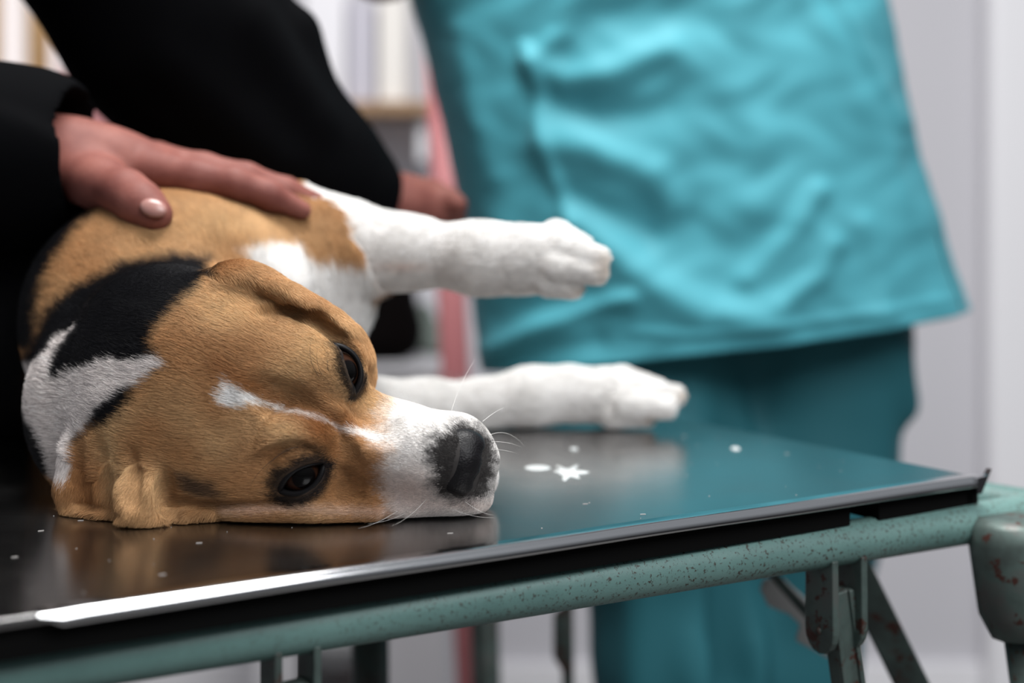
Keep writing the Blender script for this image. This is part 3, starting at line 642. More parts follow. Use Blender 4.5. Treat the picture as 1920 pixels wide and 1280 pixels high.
def build_dog_field():
    G = Field(axis_grid((-0.66, -0.262, 0.004), (-0.262, 0.004, 0.0008), (0.004, 0.145, 0.0026)),
              axis_grid((0.690, 0.850, 0.0008), (0.850, 0.93, 0.0022), (0.93, 1.36, 0.004)),
              axis_grid((TZ - 0.006, TZ + 0.152, 0.0008), (TZ + 0.152, TZ + 0.20, 0.003)))
    m = 0.001
    def E(px, py, d, r, R=HR, k=12, lab=1, sub=False): G.ell(W(px, py, d), np.array(r) * m, R, k * m, lab, sub)
    def Cn(pts, k=10, lab=1, sub=False): G.chain([(W(x, y, d), r * m) for x, y, d, r in pts], k * m, lab, sub)
    # torso, shoulder, neck ------------------------------------------------
    G.ell((-0.225, 1.075, 0.938), (0.112, 0.115, 0.094), None, 0.03, 5)
    G.ell((-0.36, 1.09, 0.936), (0.155, 0.112, 0.090), None, 0.05, 5)
    G.ell((-0.52, 1.12, 0.927), (0.125, 0.095, 0.078), None, 0.05, 5)
    E(470, 470, 1.000, (70, 50, 42), np.eye(3), 40, 5)                     # shoulder blade
    E(590, 545, 1.010, (42, 50, 48), np.eye(3), 30, 5)                     # breast
    E(330, 560, 0.935, (80, 60, 68), np.eye(3), 35, 4)
    Cn([(238, 725, 0.850, 53), (265, 610, 0.925, 66), (330, 560, 1.02, 76)], 30, 4)
    E(215, 800, 0.845, (44, 40, 45), np.eye(3), 25, 4)
    E(345, 590, 0.850, (45, 40, 28), np.eye(3), 25, 4)
    # hind leg, tail behind the body
    G.chain([((-0.50, 1.14, 0.90), 0.060), ((-0.36, 1.20, 0.885), 0.034), ((-0.42, 1.235, 0.875), 0.02), ((-0.33, 1.255, 0.868), 0.018)], 0.02, 8)
    G.chain([((-0.62, 1.12, 0.91), 0.02), ((-0.655, 1.10, 0.88), 0.016)], 0.02, 8)
    # forelegs ----------------------------------------------------------------
    Cn([(560, 460, 1.005, 42), (650, 462, 1.000, 26.5), (760, 473, 0.99, 21.0), (900, 484, 0.975, 20.2), (960, 487, 0.972, 22)], 22, 6)
    E(1015, 486, 0.968, (27, 22, 24), frame((1, -0.05, -0.05), (0, -1, 0)), 14, 6)
    for (x, y, d, x2, y2, d2, r) in ((1040, 442, 0.975, 1088, 462, 0.962, 9.5), (1045, 465, 0.955, 1118, 484, 0.945, 10),
                                     (1040, 500, 0.950, 1114, 510, 0.943, 10), (1025, 525, 0.955, 1070, 538, 0.950, 9.5)):
        G.cone(W(x, y, d), 0.011, W(x2, y2, d2), r * 0.00085, 0.0035, 6)
    Cn([(700, 790, 1.06, 34), (800, 772, 1.08, 21.5), (900, 760, 1.09, 17.0), (990, 745, 1.095, 19.5), (1060, 738, 1.10, 22)], 16, 7)
    E(1140, 742, 1.10, (30, 22, 24), frame((1, 0, 0.0), (0, -1, 0)), 14, 7)
    for (x, y, d, x2, y2, d2, r) in ((1165, 715, 1.11, 1228, 728, 1.115, 9.5), (1180, 735, 1.09, 1262, 742, 1.09, 10),
                                     (1170, 758, 1.08, 1246, 764, 1.078, 10), (1150, 775, 1.085, 1206, 784, 1.085, 9)):
        G.cone(W(x, y, d), 0.012, W(x2, y2, d2), r * 0.00085, 0.0035, 7)
    # head ----------------------------------------------------------------------
    E(390, 745, 0.800, (72, 58, 52), k=22)                        # cranium
    E(320, 640, 0.818, (45, 38, 40), k=22)
    E(330, 830, 0.795, (52, 42, 36), k=20)
    E(490, 765, 0.792, (56, 54, 46), k=16)                        # forehead
    E(560, 785, 0.787, (42, 36, 34), k=14)
    E(470, 890, 0.790, (78, 24, 38), k=14)                        # lower cheek on the table
    E(600, 905, 0.785, (60, 20, 32), k=12)
    E(500, 655, 0.825, (40, 30, 26), k=14)                        # upper cheek, far side
    E(600, 738, 0.806, (24, 26, 24), k=10)
    E(715, 855, 0.787, (62, 30, 28), k=14)                        # muzzle
    E(790, 902, 0.782, (40, 17, 26), k=10)                        # lower flew
    E(785, 826, 0.795, (46, 17, 28), k=10)                        # upper flew
    E(852, 858, 0.785, (20, 24, 20), k=10)                        # front of the lips
    E(856, 905, 0.782, (14, 15, 18), k=8)
    E(775, 862, 0.815, (50, 24, 20), k=14)                        # lower jaw, far side
    Cn([(590, 800, 0.753, 12), (700, 826, 0.756, 14), (790, 848, 0.757, 15), (835, 860, 0.759, 15)], 12)   # bridge of the nose
    E(588, 698, 0.777, (28, 27, 29), k=7)                         # left brow
    E(548, 842, 0.766, (25, 14, 20), k=7)                         # right brow
    E(495, 680, 0.782, (42, 26, 30), k=12)
    E(400, 660, 0.790, (50, 40, 38), k=16)
    # upper ear: folded back over the far side of the head
    UE = [(440, 540, 0.796), (490, 535, 0.792), (540, 556, 0.793), (594, 584, 0.795), (640, 616, 0.797), (670, 651, 0.800), (685, 688, 0.804)]
    for i in range(len(UE) - 1):
        a = W(*UE[i]); b = W(*UE[i + 1]); wd = [24, 26, 28, 28, 23, 13][i]; th = [9, 8, 7, 6.5, 6, 5.5][i]
        R = frame(b - a, (-0.15, -1, 0.25))
        G.ell((a + b) / 2, np.array((np.linalg.norm(b - a) * 0.5 / m + 11, th, wd)) * m, R, 0.005, 2)
    Cn([(440, 550, 0.79, 15), (395, 600, 0.785, 14)], 16, 2)
    # lower ear: crumpled on the table
    E(262, 850, 0.792, (34, 34, 22), k=12, lab=3)
    G.ell(W(190, 900, 0.792), np.array((20, 18, 28)) * m, None, 0.010, 3)
    Cn([(180, 812, 0.795, 8), (155, 860, 0.788, 9), (140, 915, 0.785, 8), (138, 956, 0.782, 6)], 9, 3)
    Cn([(200, 806, 0.790, 6), (222, 835, 0.777, 9), (225, 880, 0.770, 10.5), (219, 925, 0.768, 10), (212, 955, 0.769, 7)], 6, 3)
    Cn([(262, 855, 0.776, 6), (278, 890, 0.762, 11), (268, 925, 0.755, 12), (262, 955, 0.753, 10.5), (286, 977, 0.751, 6)], 6, 3)
    Cn([(140, 964, 0.779, 5.5), (200, 964, 0.770, 5.5), (255, 974, 0.760, 6.0)], 5, 3)
    Cn([(275, 978, 0.753, 6.0), (330, 972, 0.757, 5.4), (390, 962, 0.763, 5), (470, 964, 0.768, 4)], 6, 3)
    G.plane_z(TZ + 0.0006, 0.004)
    # sculpting relative to the surface: (photo pixel, radius mm, depth of the centre under the surface mm)
    def along(pts):
        p = np.array(pts, float); s_ = np.concatenate([[0], np.cumsum(np.hypot(np.diff(p[:, 0]), np.diff(p[:, 1])))])
        t = np.linspace(0, s_[-1], max(int(s_[-1] / 9), 2) + 1); q = np.stack([np.interp(t, s_, p[:, i]) for i in range(4)], 1)
        for it in range(3): q[1:-1] = 0.25 * q[:-2] + 0.5 * q[1:-1] + 0.25 * q[2:]
        d = np.array([G.surf(a[0], a[1]) for a in q])
        for it in range(4): d[1:-1] = 0.25 * d[:-2] + 0.5 * d[1:-1] + 0.25 * d[2:]
        return [(W(a[0], a[1], di + a[3] * m), a[2] * m) for a, di in zip(q, d)]
    def carve(pts, k=6, lab=0): G.chain(along(pts), k * m, lab, True)
    def ridge(pts, k=6, lab=1): G.chain(along(pts), k * m, lab)
    carve([(500, 592, 2, -1), (545, 580, 4.5, 0), (585, 596, 5.5, 0), (622, 622, 5.5, 0), (655, 655, 5, 0), (680, 690, 3.5, 0)], 3)   # under the ear
    carve([(485, 728, 3, -1.5), (530, 752, 7, -4.5), (575, 778, 8, -4.5), (625, 797, 7, -4), (665, 796, 5, -2.5)], 9)          # furrow beside the blaze
    carve([(616, 820, 3, -2), (632, 838, 6, -4), (645, 865, 5, -3.4)], 10)                               # inner corner, lower eye
    carve([(694, 752, 5, -3.4), (700, 775, 8, -6), (712, 795, 7, -5.4)], 12)                               # under the upper eye
    carve([(640, 905, 4, -3), (660, 935, 5, -3.5)], 9)
    ridge([(520, 828, 3, 3.4), (532, 819, 5, 4.2), (548, 813, 6.5, 4.8), (570, 812, 6.5, 5.0), (598, 828, 4.5, 4.4)], 11)   # brow fold, lower eye
    carve([(504, 862, 1.8, -.9), (522, 845, 2.4, -1.3), (556, 838, 2.4, -1.3), (590, 848, 2, -1.1)], 5)
    ridge([(430, 958, 3.5, 2), (520, 955, 4, 2.4), (600, 958, 4, 2.6), (700, 958, 4, 3)], 5)          # skin pressed on the steel
    carve([(335, 938, 3.4, 0), (390, 946, 2.6, 0), (450, 947, 2.2, -.4), (540, 945, 1.5, -.5)], 3)
    carve([(316, 895, 4, -1), (310, 925, 6.5, -1), (316, 950, 5, -.5), (332, 962, 2.5, 0)], 5)
    carve([(250, 858, 3, -1.4), (247, 890, 4, -1.0), (242, 935, 3.6, -1.0)], 6)
    carve([(192, 842, 3, -1.4), (187, 890, 4.5, -1.2), (182, 940, 4.5, -.6), (198, 955, 2.5, -.4)], 7)
    carve([(150, 945, 2.2, 0), (185, 948, 2.4, 0), (225, 960, 2.0, 0)], 3)
    # eyes: the lids swell over the ball, then the opening is cut
    G.ell(EC_LOW, [EYE_R + 0.0030] * 3, None, 0.007, 1); G.ell(EC_UP, [EYE_R + 0.0030] * 3, None, 0.007, 1)
    for c, R, hw, hh in ((EC_LOW, ER_LOW, 0.0138, 0.0065), (EC_UP, ER_UP, 0.0140, 0.0062)):
        G.lens(c, R, hw, hh, 0.02, 0.002)
        G.ell(c, [EYE_R + 0.0002] * 3, None, 0.001, 0, True)
    carve([(590, 602, 3, 0), (618, 620, 4, 0), (642, 638, 4, -.3), (664, 658, 4, -.3), (684, 686, 3, -.3)], 3)
    G.plane_z(TZ + 0.0006, 0.003)
    return G
# ------------------------------------------------------------------ coat
def vnoise(x, y, s, seed=0):
    """Smooth value noise in [-1, 1]."""
    x = x / s; y = y / s; xi = np.floor(x).astype(np.int64); yi = np.floor(y).astype(np.int64); fx = x - xi; fy = y - yi
    def h(a, b):
        n = (a * 374761393 + b * 668265263 + seed * 974634777) & 0x7fffffff
        n = ((n ^ (n >> 13)) * 1274126177) & 0x7fffffff
        return ((n ^ (n >> 16)) & 0xffff) / 32767.5 - 1
    fx = fx * fx * (3 - 2 * fx); fy = fy * fy * (3 - 2 * fy)
    return (h(xi, yi) * (1 - fx) + h(xi + 1, yi) * fx) * (1 - fy) + (h(xi, yi + 1) * (1 - fx) + h(xi + 1, yi + 1) * fx) * fy
TAN = np.array((0.42, 0.222, 0.098)); GOLD = np.array((0.66, 0.445, 0.232)); RUST = np.array((0.30, 0.125, 0.045))
BLACK = np.array((0.0045, 0.0045, 0.006)); WHITE = np.array((0.73, 0.715, 0.70)); PINK = np.array((0.66, 0.50, 0.44))
SOOT = np.array((0.013, 0.011, 0.011)); CREAM = np.array((0.62, 0.47, 0.30))
P_TAN = [(425, 460), (403, 500), (385, 540), (354, 562), (330, 587), (302, 618), (293, 650), (302, 667), (318, 684), (302, 697), (275, 716), (255, 745),
         (238, 775), (205, 803), (165, 806), (142, 828), (100, 900), (100, 1010), (1000, 1010), (1000, 400), (470, 470)]
P_NECKWHITE = [(38, 690), (51, 681), (72, 678), (93, 664), (113, 637), (148, 611), (130, 638), (114, 662), (103, 697), (110, 721), (130, 701), (158, 690),
               (206, 673), (258, 677), (302, 670), (320, 684), (302, 697), (275, 715), (220, 742), (185, 770), (165, 807), (144, 828), (137, 869), (124, 900),
               (108, 890), (86, 825), (51, 773), (38, 739)]
P_NECKBLACK = [(445, 505), (420, 490), (330, 483), (240, 495), (150, 538), (100, 580), (70, 640), (20, 700), (-60, 760), (-60, 1000), (130, 1000), (420, 800), (450, 560)]
P_CHEST = [(452, 486), (490, 474), (515, 470), (540, 476), (560, 466), (596, 476), (615, 470), (636, 486), (700, 480), (720, 640), (640, 700), (560, 600)]
P_LEGTAN = [(430, 330), (572, 385), (592, 398), (632, 402), (652, 425), (655, 450), (645, 492), (632, 478), (610, 484), (596, 475), (430, 480)]
P_MUZZLE = [(700, 812), (722, 800), (712, 780), (735, 742), (760, 690), (1010, 690), (1010, 1010), (742, 1000), (733, 950), (722, 915), (720, 880), (733, 845), (715, 832)]
P_BLAZE = [(430, 712), (440, 722), (452, 730), (480, 744), (515, 759), (560, 770), (610, 786), (650, 800), (702, 810), (722, 816), (715, 832), (690, 822), (640, 806),
           (595, 788), (555, 776), (515, 765), (480, 764), (445, 765), (424, 762), (416, 746), (426, 732)]
P_SNOUT = [(800, 836), (835, 812), (850, 800), (905, 800), (930, 850), (920, 920), (880, 945), (842, 932), (822, 918), (808, 905), (818, 880), (806, 862)]
P_EAR_SMUDGE = [(345, 888), (380, 895), (418, 915), (432, 930), (410, 936), (372, 926), (350, 912)]
def line_d(px, py, pts):
    d = np.full(px.shape, 1e9)
    for a, b in zip(pts[:-1], pts[1:]):
        a = np.array(a, float); e = np.array(b, float) - a
        t = np.clip(((px - a[0]) * e[0] + (py - a[1]) * e[1]) / (e @ e), 0, 1)
        d = np.minimum(d, np.hypot(px - a[0] - t * e[0], py - a[1] - t * e[1]))
    return d
def coat(P, lab):
    px, py = project(P)
    wob = vnoise(px, py, 9, 1) * 4 + vnoise(px, py, 4, 2) * 2
    C = np.repeat(TAN[None], len(P), 0)
    def lay(c, w): C[:] = C * (1 - w[:, None]) + np.asarray(c)[None] * w[:, None]
    def inside(poly, soft, n=1.0): return 1 - sstep(-soft, soft, poly_sd(px, py, poly) + wob * n)
    def blob(x, y, rx, ry): return np.exp(-((px - x) / rx) ** 2 - ((py - y) / ry) ** 2)
    head = (lab <= 4)
    # tan hair tones; paler ridges and darker furrows paint in the relief's shading
    g = 0.75 * blob(590, 665, 85, 80) + 0.7 * blob(430, 580, 90, 60) + 0.55 * blob(370, 800, 130, 60) + 0.8 * blob(545, 815, 40, 22) + 0.9 * blob(215, 850, 22, 60) + 0.7 * blob(300, 900, 30, 40) \
        + 0.6 * blob(700, 755, 45, 25) + 0.5 * blob(640, 960, 140, 18) + 0.35 * vnoise(px, py, 60, 7)
    lay(GOLD, np.clip(g, 0, 1) * head)
    r = 0.7 * np.exp(-(line_d(px, py, [(420, 690), (520, 745), (600, 790), (650, 795)]) / 22) ** 2) + 0.6 * np.exp(-(line_d(px, py, [(600, 805), (630, 850)]) / 16) ** 2) + 0.75 * blob(165, 890, 34, 62) \
        + 0.6 * blob(300, 800, 40, 30) + 0.4 * blob(700, 900, 50, 60)
    lay(RUST, np.clip(r, 0, 0.85) * head)
    lay(GOLD, 0.55 * blob(420, 430, 200, 60) * (lab >= 4))
    # white: blaze, muzzle
    mz = inside(P_MUZZLE, 24, 2.2) * head
    lay(WHITE, mz * 0.95)
    lay(PINK, mz * 0.62 * np.clip(blob(765, 925, 70, 50) + 0.8 * blob(880, 945, 60, 14), 0, 1))
    lay(PINK, 0.4 * np.exp(-(line_d(px, py, [(430, 957), (560, 954), (720, 960)]) / 9) ** 2) * (lab == 1))
    lay(WHITE, inside(P_BLAZE, 4, 0.6) * head * (1.0 - 0.35 * sstep(500, 560, px) * (1 - sstep(640, 690, px))))
    sn = inside(P_SNOUT, 20, 2.6) * (lab == 1) * (P[:, 1] < 0.80)
    lay(SOOT, np.clip(sn + 0.62 * inside(P_SNOUT, 46, 3.0) * (P[:, 1] < 0.80) * (lab == 1) * sstep(-0.6, 0.6, vnoise(px, py, 5, 9)), 0, 0.97))
    # dark hair round the eyes and at the ear
    for c, R, a, b in ((EC_LOW, ER_LOW, 0.0185, 0.0122), (EC_UP, ER_UP, 0.0180, 0.0105)):
        d = P - c; q = np.hypot((d @ R[0]) / a, (d @ R[1]) / b); w = (1 - sstep(0.80, 1.22, q + 0.035 * wob)) * ((d @ R[2]) > -0.004)
        lay(SOOT, w * 0.95 * head)
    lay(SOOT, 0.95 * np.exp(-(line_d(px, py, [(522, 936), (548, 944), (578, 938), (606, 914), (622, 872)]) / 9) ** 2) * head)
    lay(SOOT, 0.85 * np.exp(-(line_d(px, py, [(645, 650), (636, 690), (655, 728), (676, 742), (684, 722)]) / 8) ** 2) * (lab == 1))
    lay(SOOT, 0.9 * inside([(600, 862), (622, 850), (628, 868), (612, 890)], 7) * head)
    lay(SOOT, 0.7 * np.exp(-(line_d(px, py, [(540, 846), (575, 836), (610, 842)]) / 9) ** 2) * head * sstep(-0.5, 0.5, vnoise(px, py, 4, 3)))
    lay(SOOT, 0.55 * np.exp(-(line_d(px, py, [(612, 712), (640, 738), (662, 742)]) / 10) ** 2) * head * sstep(-0.5, 0.5, vnoise(px, py, 4, 4)))
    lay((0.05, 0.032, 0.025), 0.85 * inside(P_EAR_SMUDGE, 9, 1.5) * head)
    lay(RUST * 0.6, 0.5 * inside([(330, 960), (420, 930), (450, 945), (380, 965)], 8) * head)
    # neck and saddle
    nb = (1 - inside(P_TAN, 11, 1.5)) * inside(P_NECKBLACK, 12, 1.2) * (lab <= 5) * (P[:, 1] < 0.97)
    lay(BLACK, nb)
    lay(WHITE * np.array((0.93, 0.88, 0.87)), inside(P_NECKWHITE, 4, 0.9) * (lab <= 5) * (P[:, 1] < 0.97))
    sad = 1 - sstep(-16, 22, px - np.interp(py, [300, 385, 430, 480, 540, 620, 1000], [225, 200, 155, 112, 86, 76, 60]) + wob * 2)
    far = (lab >= 4) & (lab <= 8) & ((P[:, 1] > 0.90) | (py < 655))
    lay(BLACK, sad * far)
    lay(WHITE, inside(P_CHEST, 5, 1.4) * (P[:, 1] > 0.88) * (lab >= 4))
    leg = ((lab == 6) | (lab == 7)) & (px > 560)
    lay(WHITE, leg * (1 - inside(P_LEGTAN, 6, 1.5)))
    lay(np.array((0.55, 0.30, 0.12)), 0.8 * leg * inside(P_LEGTAN, 6, 1.5) * sstep(560, 640, px))
    lay(PINK, 0.5 * leg * (blob(745, 500, 45, 9)) )
    lay(np.array((0.42, 0.30, 0.20)), 0.5 * leg * (blob(1128, 505, 16, 30) + blob(1280, 742, 14, 14) + blob(1085, 548, 20, 8) + blob(1215, 790, 16, 7)))
    C *= (1 + 0.10 * vnoise(px, py, 11, 21) + 0.10 * vnoise(px, py, 5, 22))[:, None]
    return np.clip(C, 0.003, 0.9)

coat_m = mat('dog_coat', (0.4, 0.2, 0.1), 0.8, spec=0.1)
a_ = nd(coat_m, 'ShaderNodeAttribute', attribute_name='coat'); ln(coat_m, a_.outputs['Color'], bsdf(coat_m).inputs['Base Color'])
fur_m = mat('dog_fur', (0.4, 0.2, 0.1), 0.5, spec=0.16)
a_ = nd(fur_m, 'ShaderNodeAttribute', attribute_name='coat'); ln(fur_m, a_.outputs['Color'], bsdf(fur_m).inputs['Base Color'])

DG = build_dog_field()
DV, DQ, DL = DG.mesh(2)
DN = vnormals(DV, DQ)
dog = np_mesh('dog', DV, DQ, coat_m)
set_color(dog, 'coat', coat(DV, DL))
tag(dog, 'brown, black and white short-haired dog lying on its side on the steel table', 'dog')

def hair_object(name, P, Cc, rad, material, parent):
    """P: n x k x 3 strand points, Cc: n x 3, rad: n x k."""
    n, k = P.shape[:2]
    hc = bpy.data.hair_curves.new(name); hc.add_curves([k] * n)
    hc.points.foreach_set('position', np.ascontiguousarray(P, np.float32).ravel())
    ra = hc.attributes.get('radius') or hc.attributes.new('radius', 'FLOAT', 'POINT')
    ra.data.foreach_set('value', np.ascontiguousarray(rad, np.float32).ravel())
    ca = hc.attributes.new('coat', 'FLOAT_COLOR', 'CURVE')
    ca.data.foreach_set('color', np.concatenate([Cc, np.ones((n, 1))], 1).astype(np.float32).ravel())
    hc.materials.append(material)
    o = bpy.data.objects.new(name, hc); COL.objects.link(o); attach(o, parent); o['kind'] = 'stuff'
    return o

NOSE = W(872, 868, 0.760)
def grow_fur(seed=5):
    rng = np.random.default_rng(seed)
    a, b, c, d = (DV[DQ[:, i]] for i in range(4))
    ar = 0.5 * (np.linalg.norm(np.cross(b - a, c - a), axis=1) + np.linalg.norm(np.cross(c - a, d - a), axis=1))
    cen = (a + b + c + d) / 4; lab = DL[DQ[:, 0]]
    nv = (DN[DQ[:, 0]] + DN[DQ[:, 2]]); nv /= np.linalg.norm(nv, axis=1, keepdims=True)
    view = cen - np.array((0, 0, CAMZ)); view /= np.linalg.norm(view, axis=1, keepdims=True)
    face = -(nv * view).sum(1)
    dens = np.array([0, 7.0, 6.0, 6.0, 4.0, 1.5, 2.2, 2.2, 0.3])[np.minimum(lab, 8)] * 1e6
    dens = dens * np.where(face > -0.35, 1, 0.12) * np.where(cen[:, 2] < TZ + 0.002, 0, 1)
    cum = np.cumsum(ar * dens); n = int(cum[-1])
    fi = np.searchsorted(cum, rng.random(n) * cum[-1])
    u, v = rng.random(n), rng.random(n)
    q = [DQ[fi, i] for i in range(4)]; ws = [(1 - u) * (1 - v), u * (1 - v), u * v, (1 - u) * v]
    R = sum(DV[q[i]] * ws[i][:, None] for i in range(4)); N = sum(DN[q[i]] * ws[i][:, None] for i in range(4))
    N /= np.linalg.norm(N, axis=1, keepdims=True); L = DL[q[0]]
    # bare skin: eye openings, nose leather
    keep = np.ones(n, bool)
    for c_, Rr, hw, hh in ((EC_LOW, ER_LOW, 0.0150, 0.0085), (EC_UP, ER_UP, 0.0150, 0.0078)):
        dd = R - c_; keep &= ~((np.linalg.norm(dd, axis=1) < EYE_R + 0.0018) | ((np.hypot(dd @ Rr[0] / hw, dd @ Rr[1] / hh) < 1) & (dd @ Rr[2] > 0)))
    dn = R - NOSE; keep &= ~((np.abs(dn @ HL) < 0.0165) & (np.linalg.norm(dn, axis=1) < 0.0165) & (dn @ HF > -0.004) & (dn @ HU > -0.006))
    R, N, L = R[keep], N[keep], L[keep]; n = len(R)
    px, py = project(R)
    T = np.zeros((n, 3)); ln_ = np.full(n, 0.004); rd = np.full(n, 0.00006)
    h = L == 1
    away = R - (NOSE + HF * 0.01); dist = np.linalg.norm(away, axis=1); away /= dist[:, None]
    T[h] = 0.55 * away[h] - 0.6 * HF
    ln_[h] = 0.0016 + 0.0042 * sstep(0.015, 0.15, dist[h])
    e = L == 2; T[e] = HF * 0.7 - HL * 0.4; ln_[e] = 0.0045
    e = L == 3; T[e] = (-0.35, -0.15, -0.8); ln_[e] = 0.0050
    e = L == 4; T[e] = (-0.62, 0.6, 0.05); ln_[e] = 0.009; rd[e] = 0.00007
    e = L == 5; T[e] = (-0.5, 0.5, 0.0); ln_[e] = 0.010; rd[e] = 0.00010
    e = (L == 5) & (px > 440); T[e] = (0.2, -0.1, -0.6); ln_[e] = 0.012
    e = L >= 6; T[e] = (1, 0, 0); ln_[e] = 0.0055; rd[e] = 0.00010
    T += 0.16 * np.stack([vnoise(px, py, 26, 11 + i) for i in range(3)], 1) + rng.normal(0, 0.10, (n, 3))
    T -= (T * N).sum(1)[:, None] * N; T /= np.linalg.norm(T, axis=1, keepdims=True) + 1e-9
    near = np.minimum(np.linalg.norm(R - EC_LOW, axis=1), np.linalg.norm(R - EC_UP, axis=1))
    ln_ *= rng.uniform(0.65, 1.15, n) * (0.45 + 0.55 * sstep(0.014, 0.026, near))
    lift = rng.uniform(0.16, 0.42, n)
    P = np.zeros((n, 4, 3))
    for i, t in enumerate((0.0, 0.35, 0.7, 1.0)):
        P[:, i] = R + ln_[:, None] * (t * T + (lift * (t - 0.45 * t * t))[:, None] * N)
    P[:, 0] -= N * 0.0004
    lo = TZ + 0.0006
    P[:, :, 2] = np.maximum(P[:, :, 2], lo)
    J = R.copy(); J += T * (rng.normal(0, 0.0016, n)[:, None]) + np.cross(T, N) * rng.normal(0, 0.0010, n)[:, None]
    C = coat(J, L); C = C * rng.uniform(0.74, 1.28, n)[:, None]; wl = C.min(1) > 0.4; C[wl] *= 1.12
    rad = rd[:, None] * np.array((1.0, 0.95, 0.7, 0.2))[None]
    return hair_object('fur', P, np.clip(C, 0.003, 0.95), rad, fur_m, dog)
fur = grow_fur()
print('fur strands', len(fur.data.curves))

# eyes
eye_m = mat('dog_eye', (0.02, 0.01, 0.006), 0.09, spec=0.13)
tc = nd(eye_m, 'ShaderNodeTexCoord'); sx = nd(eye_m, 'ShaderNodeSeparateXYZ'); ln(eye_m, tc.outputs['Object'], sx.inputs[0])
eye_col = ramp(eye_m, sx.outputs['Z'], [(0.0, (0.09, 0.06, 0.05)), (0.34, (0.07, 0.045, 0.04)), (0.40, (0.006, 0.005, 0.004)), (0.50, (0.018, 0.0075, 0.005)), (0.80, (0.028, 0.0115, 0.0065)), (0.86, (0.003, 0.002, 0.002)), (1.0, (0.003, 0.003, 0.003))])
ln(eye_m, eye_col, bsdf(eye_m).inputs['Base Color'])
rim_m = mat('eyelid_skin', (0.004, 0.0035, 0.004), 0.5, spec=0.15)
def sphere(name, material, r, parent, M, seg=48, rings=32):
    bm = bmesh.new(); bmesh.ops.create_uvsphere(bm, u_segments=seg, v_segments=rings, radius=1)
    me = bpy.data.meshes.new(name); bm.to_mesh(me); bm.free(); me.materials.append(material)
    me.polygons.foreach_set('use_smooth', np.ones(len(me.polygons), bool))
    o = bpy.data.objects.new(name, me); COL.objects.link(o); o.matrix_world = M @ Matrix.Scale(r, 4); bpy.context.view_layer.update()
    mw = o.matrix_world.copy(); o.parent = parent; o.matrix_parent_inverse = parent.matrix_world.inverted(); o.matrix_world = mw
    return o
def basis(c, R):
    M = Matrix.Identity(4)
    for i in range(3):
        for j in range(3): M[j][i] = R[i][j]
        M[i][3] = c[i]
    return M
GAZE_LOW = nrm(EA_LOW + 0.05 * HF + 0.10 * HL); GAZE_UP = nrm(EA_UP - 0.25 * HL + 0.05 * HF + 0.15 * HU)
for c, R, gaze, hw, hh, lab in ((EC_LOW, ER_LOW, GAZE_LOW, 0.0138, 0.0065, 'dark brown eye near the table'), (EC_UP, ER_UP, GAZE_UP, 0.0140, 0.0062, 'dark brown eye seen from the side')):
    o = sphere('eye', eye_m, EYE_R, dog, basis(c, frame(gaze, R[0])[[1, 2, 0]])); o['label'] = lab
    th = np.linspace(0, 2 * math.pi, 64, endpoint=False); rad_ = (hw ** 2 + hh ** 2) / (2 * hh); pts = []; rr = []
    for t in th:
        u = hw * math.cos(t); v = math.copysign(max(math.sqrt(max(rad_ ** 2 - u * u, 0)) - (rad_ - hh), 0), math.sin(t))
        w = math.sqrt(max((EYE_R + 0.0014) ** 2 - u * u * 0.72 - v * v, 0.003 ** 2))
        pts.append(c + R[0] * u + R[1] * v + R[2] * w); rr.append(0.0013 + 0.0005 * abs(math.cos(t)))
    TV, TQ = tube_np(pts, rr, 10, True)
    np_mesh('eyelid_rim', TV, TQ, rim_m, dog)

# nose leather
nose_m = mat('nose_leather', (0.0045, 0.004, 0.005), 0.48, spec=0.2)
vo = nd(nose_m, 'ShaderNodeTexVoronoi'); vo.inputs['Scale'].default_value = 900; tcn = nd(nose_m, 'ShaderNodeTexCoord'); ln(nose_m, tcn.outputs['Object'], vo.inputs['Vector'])
bump(nose_m, vo.outputs['Distance'], 0.4, 0.0004)
def build_nose():
    c = NOSE; lo = c - 0.026; hi = c + 0.026
    g = Field(*[np.arange(lo[i], hi[i], 0.00055) for i in range(3)])
    def at(f, l, u): return c + (HF * (f - 1) + HL * l * 1.1 + HU * (u + 4)) * 0.001
    g.ell(at(-4, 0, 0), (0.0120, 0.0160, 0.0110), HR, 0.004)
    g.ell(at(1.5, 0, -1), (0.0085, 0.0125, 0.0105), HR, 0.004)
    g.ell(at(0, -9.5, -2), (0.0090, 0.0070, 0.0090), HR, 0.003); g.ell(at(0, 9.5, -2), (0.0090, 0.0070, 0.0090), HR, 0.003)
    g.ell(at(2, 0, -10), (0.006, 0.0045, 0.008), HR, 0.004)
    for sgn in (-1, 1):                                          # nostrils, philtrum
        g.cone(at(10.5, 6.0 * sgn, -1.5), 0.0030, at(4, 5.0 * sgn, -2), 0.0020, 0.0015, 0, True)
        g.cone(at(8.5, 8.0 * sgn, -3.5), 0.0018, at(3, 14.0 * sgn, -6), 0.0012, 0.0015, 0, True)
    g.cone(at(11, 0, 0), 0.0009, at(8, 0, -16), 0.0009, 0.0015, 0, True)
    V, Q, _ = g.mesh(1); return np_mesh('nose', V, Q, nose_m, dog)
build_nose()
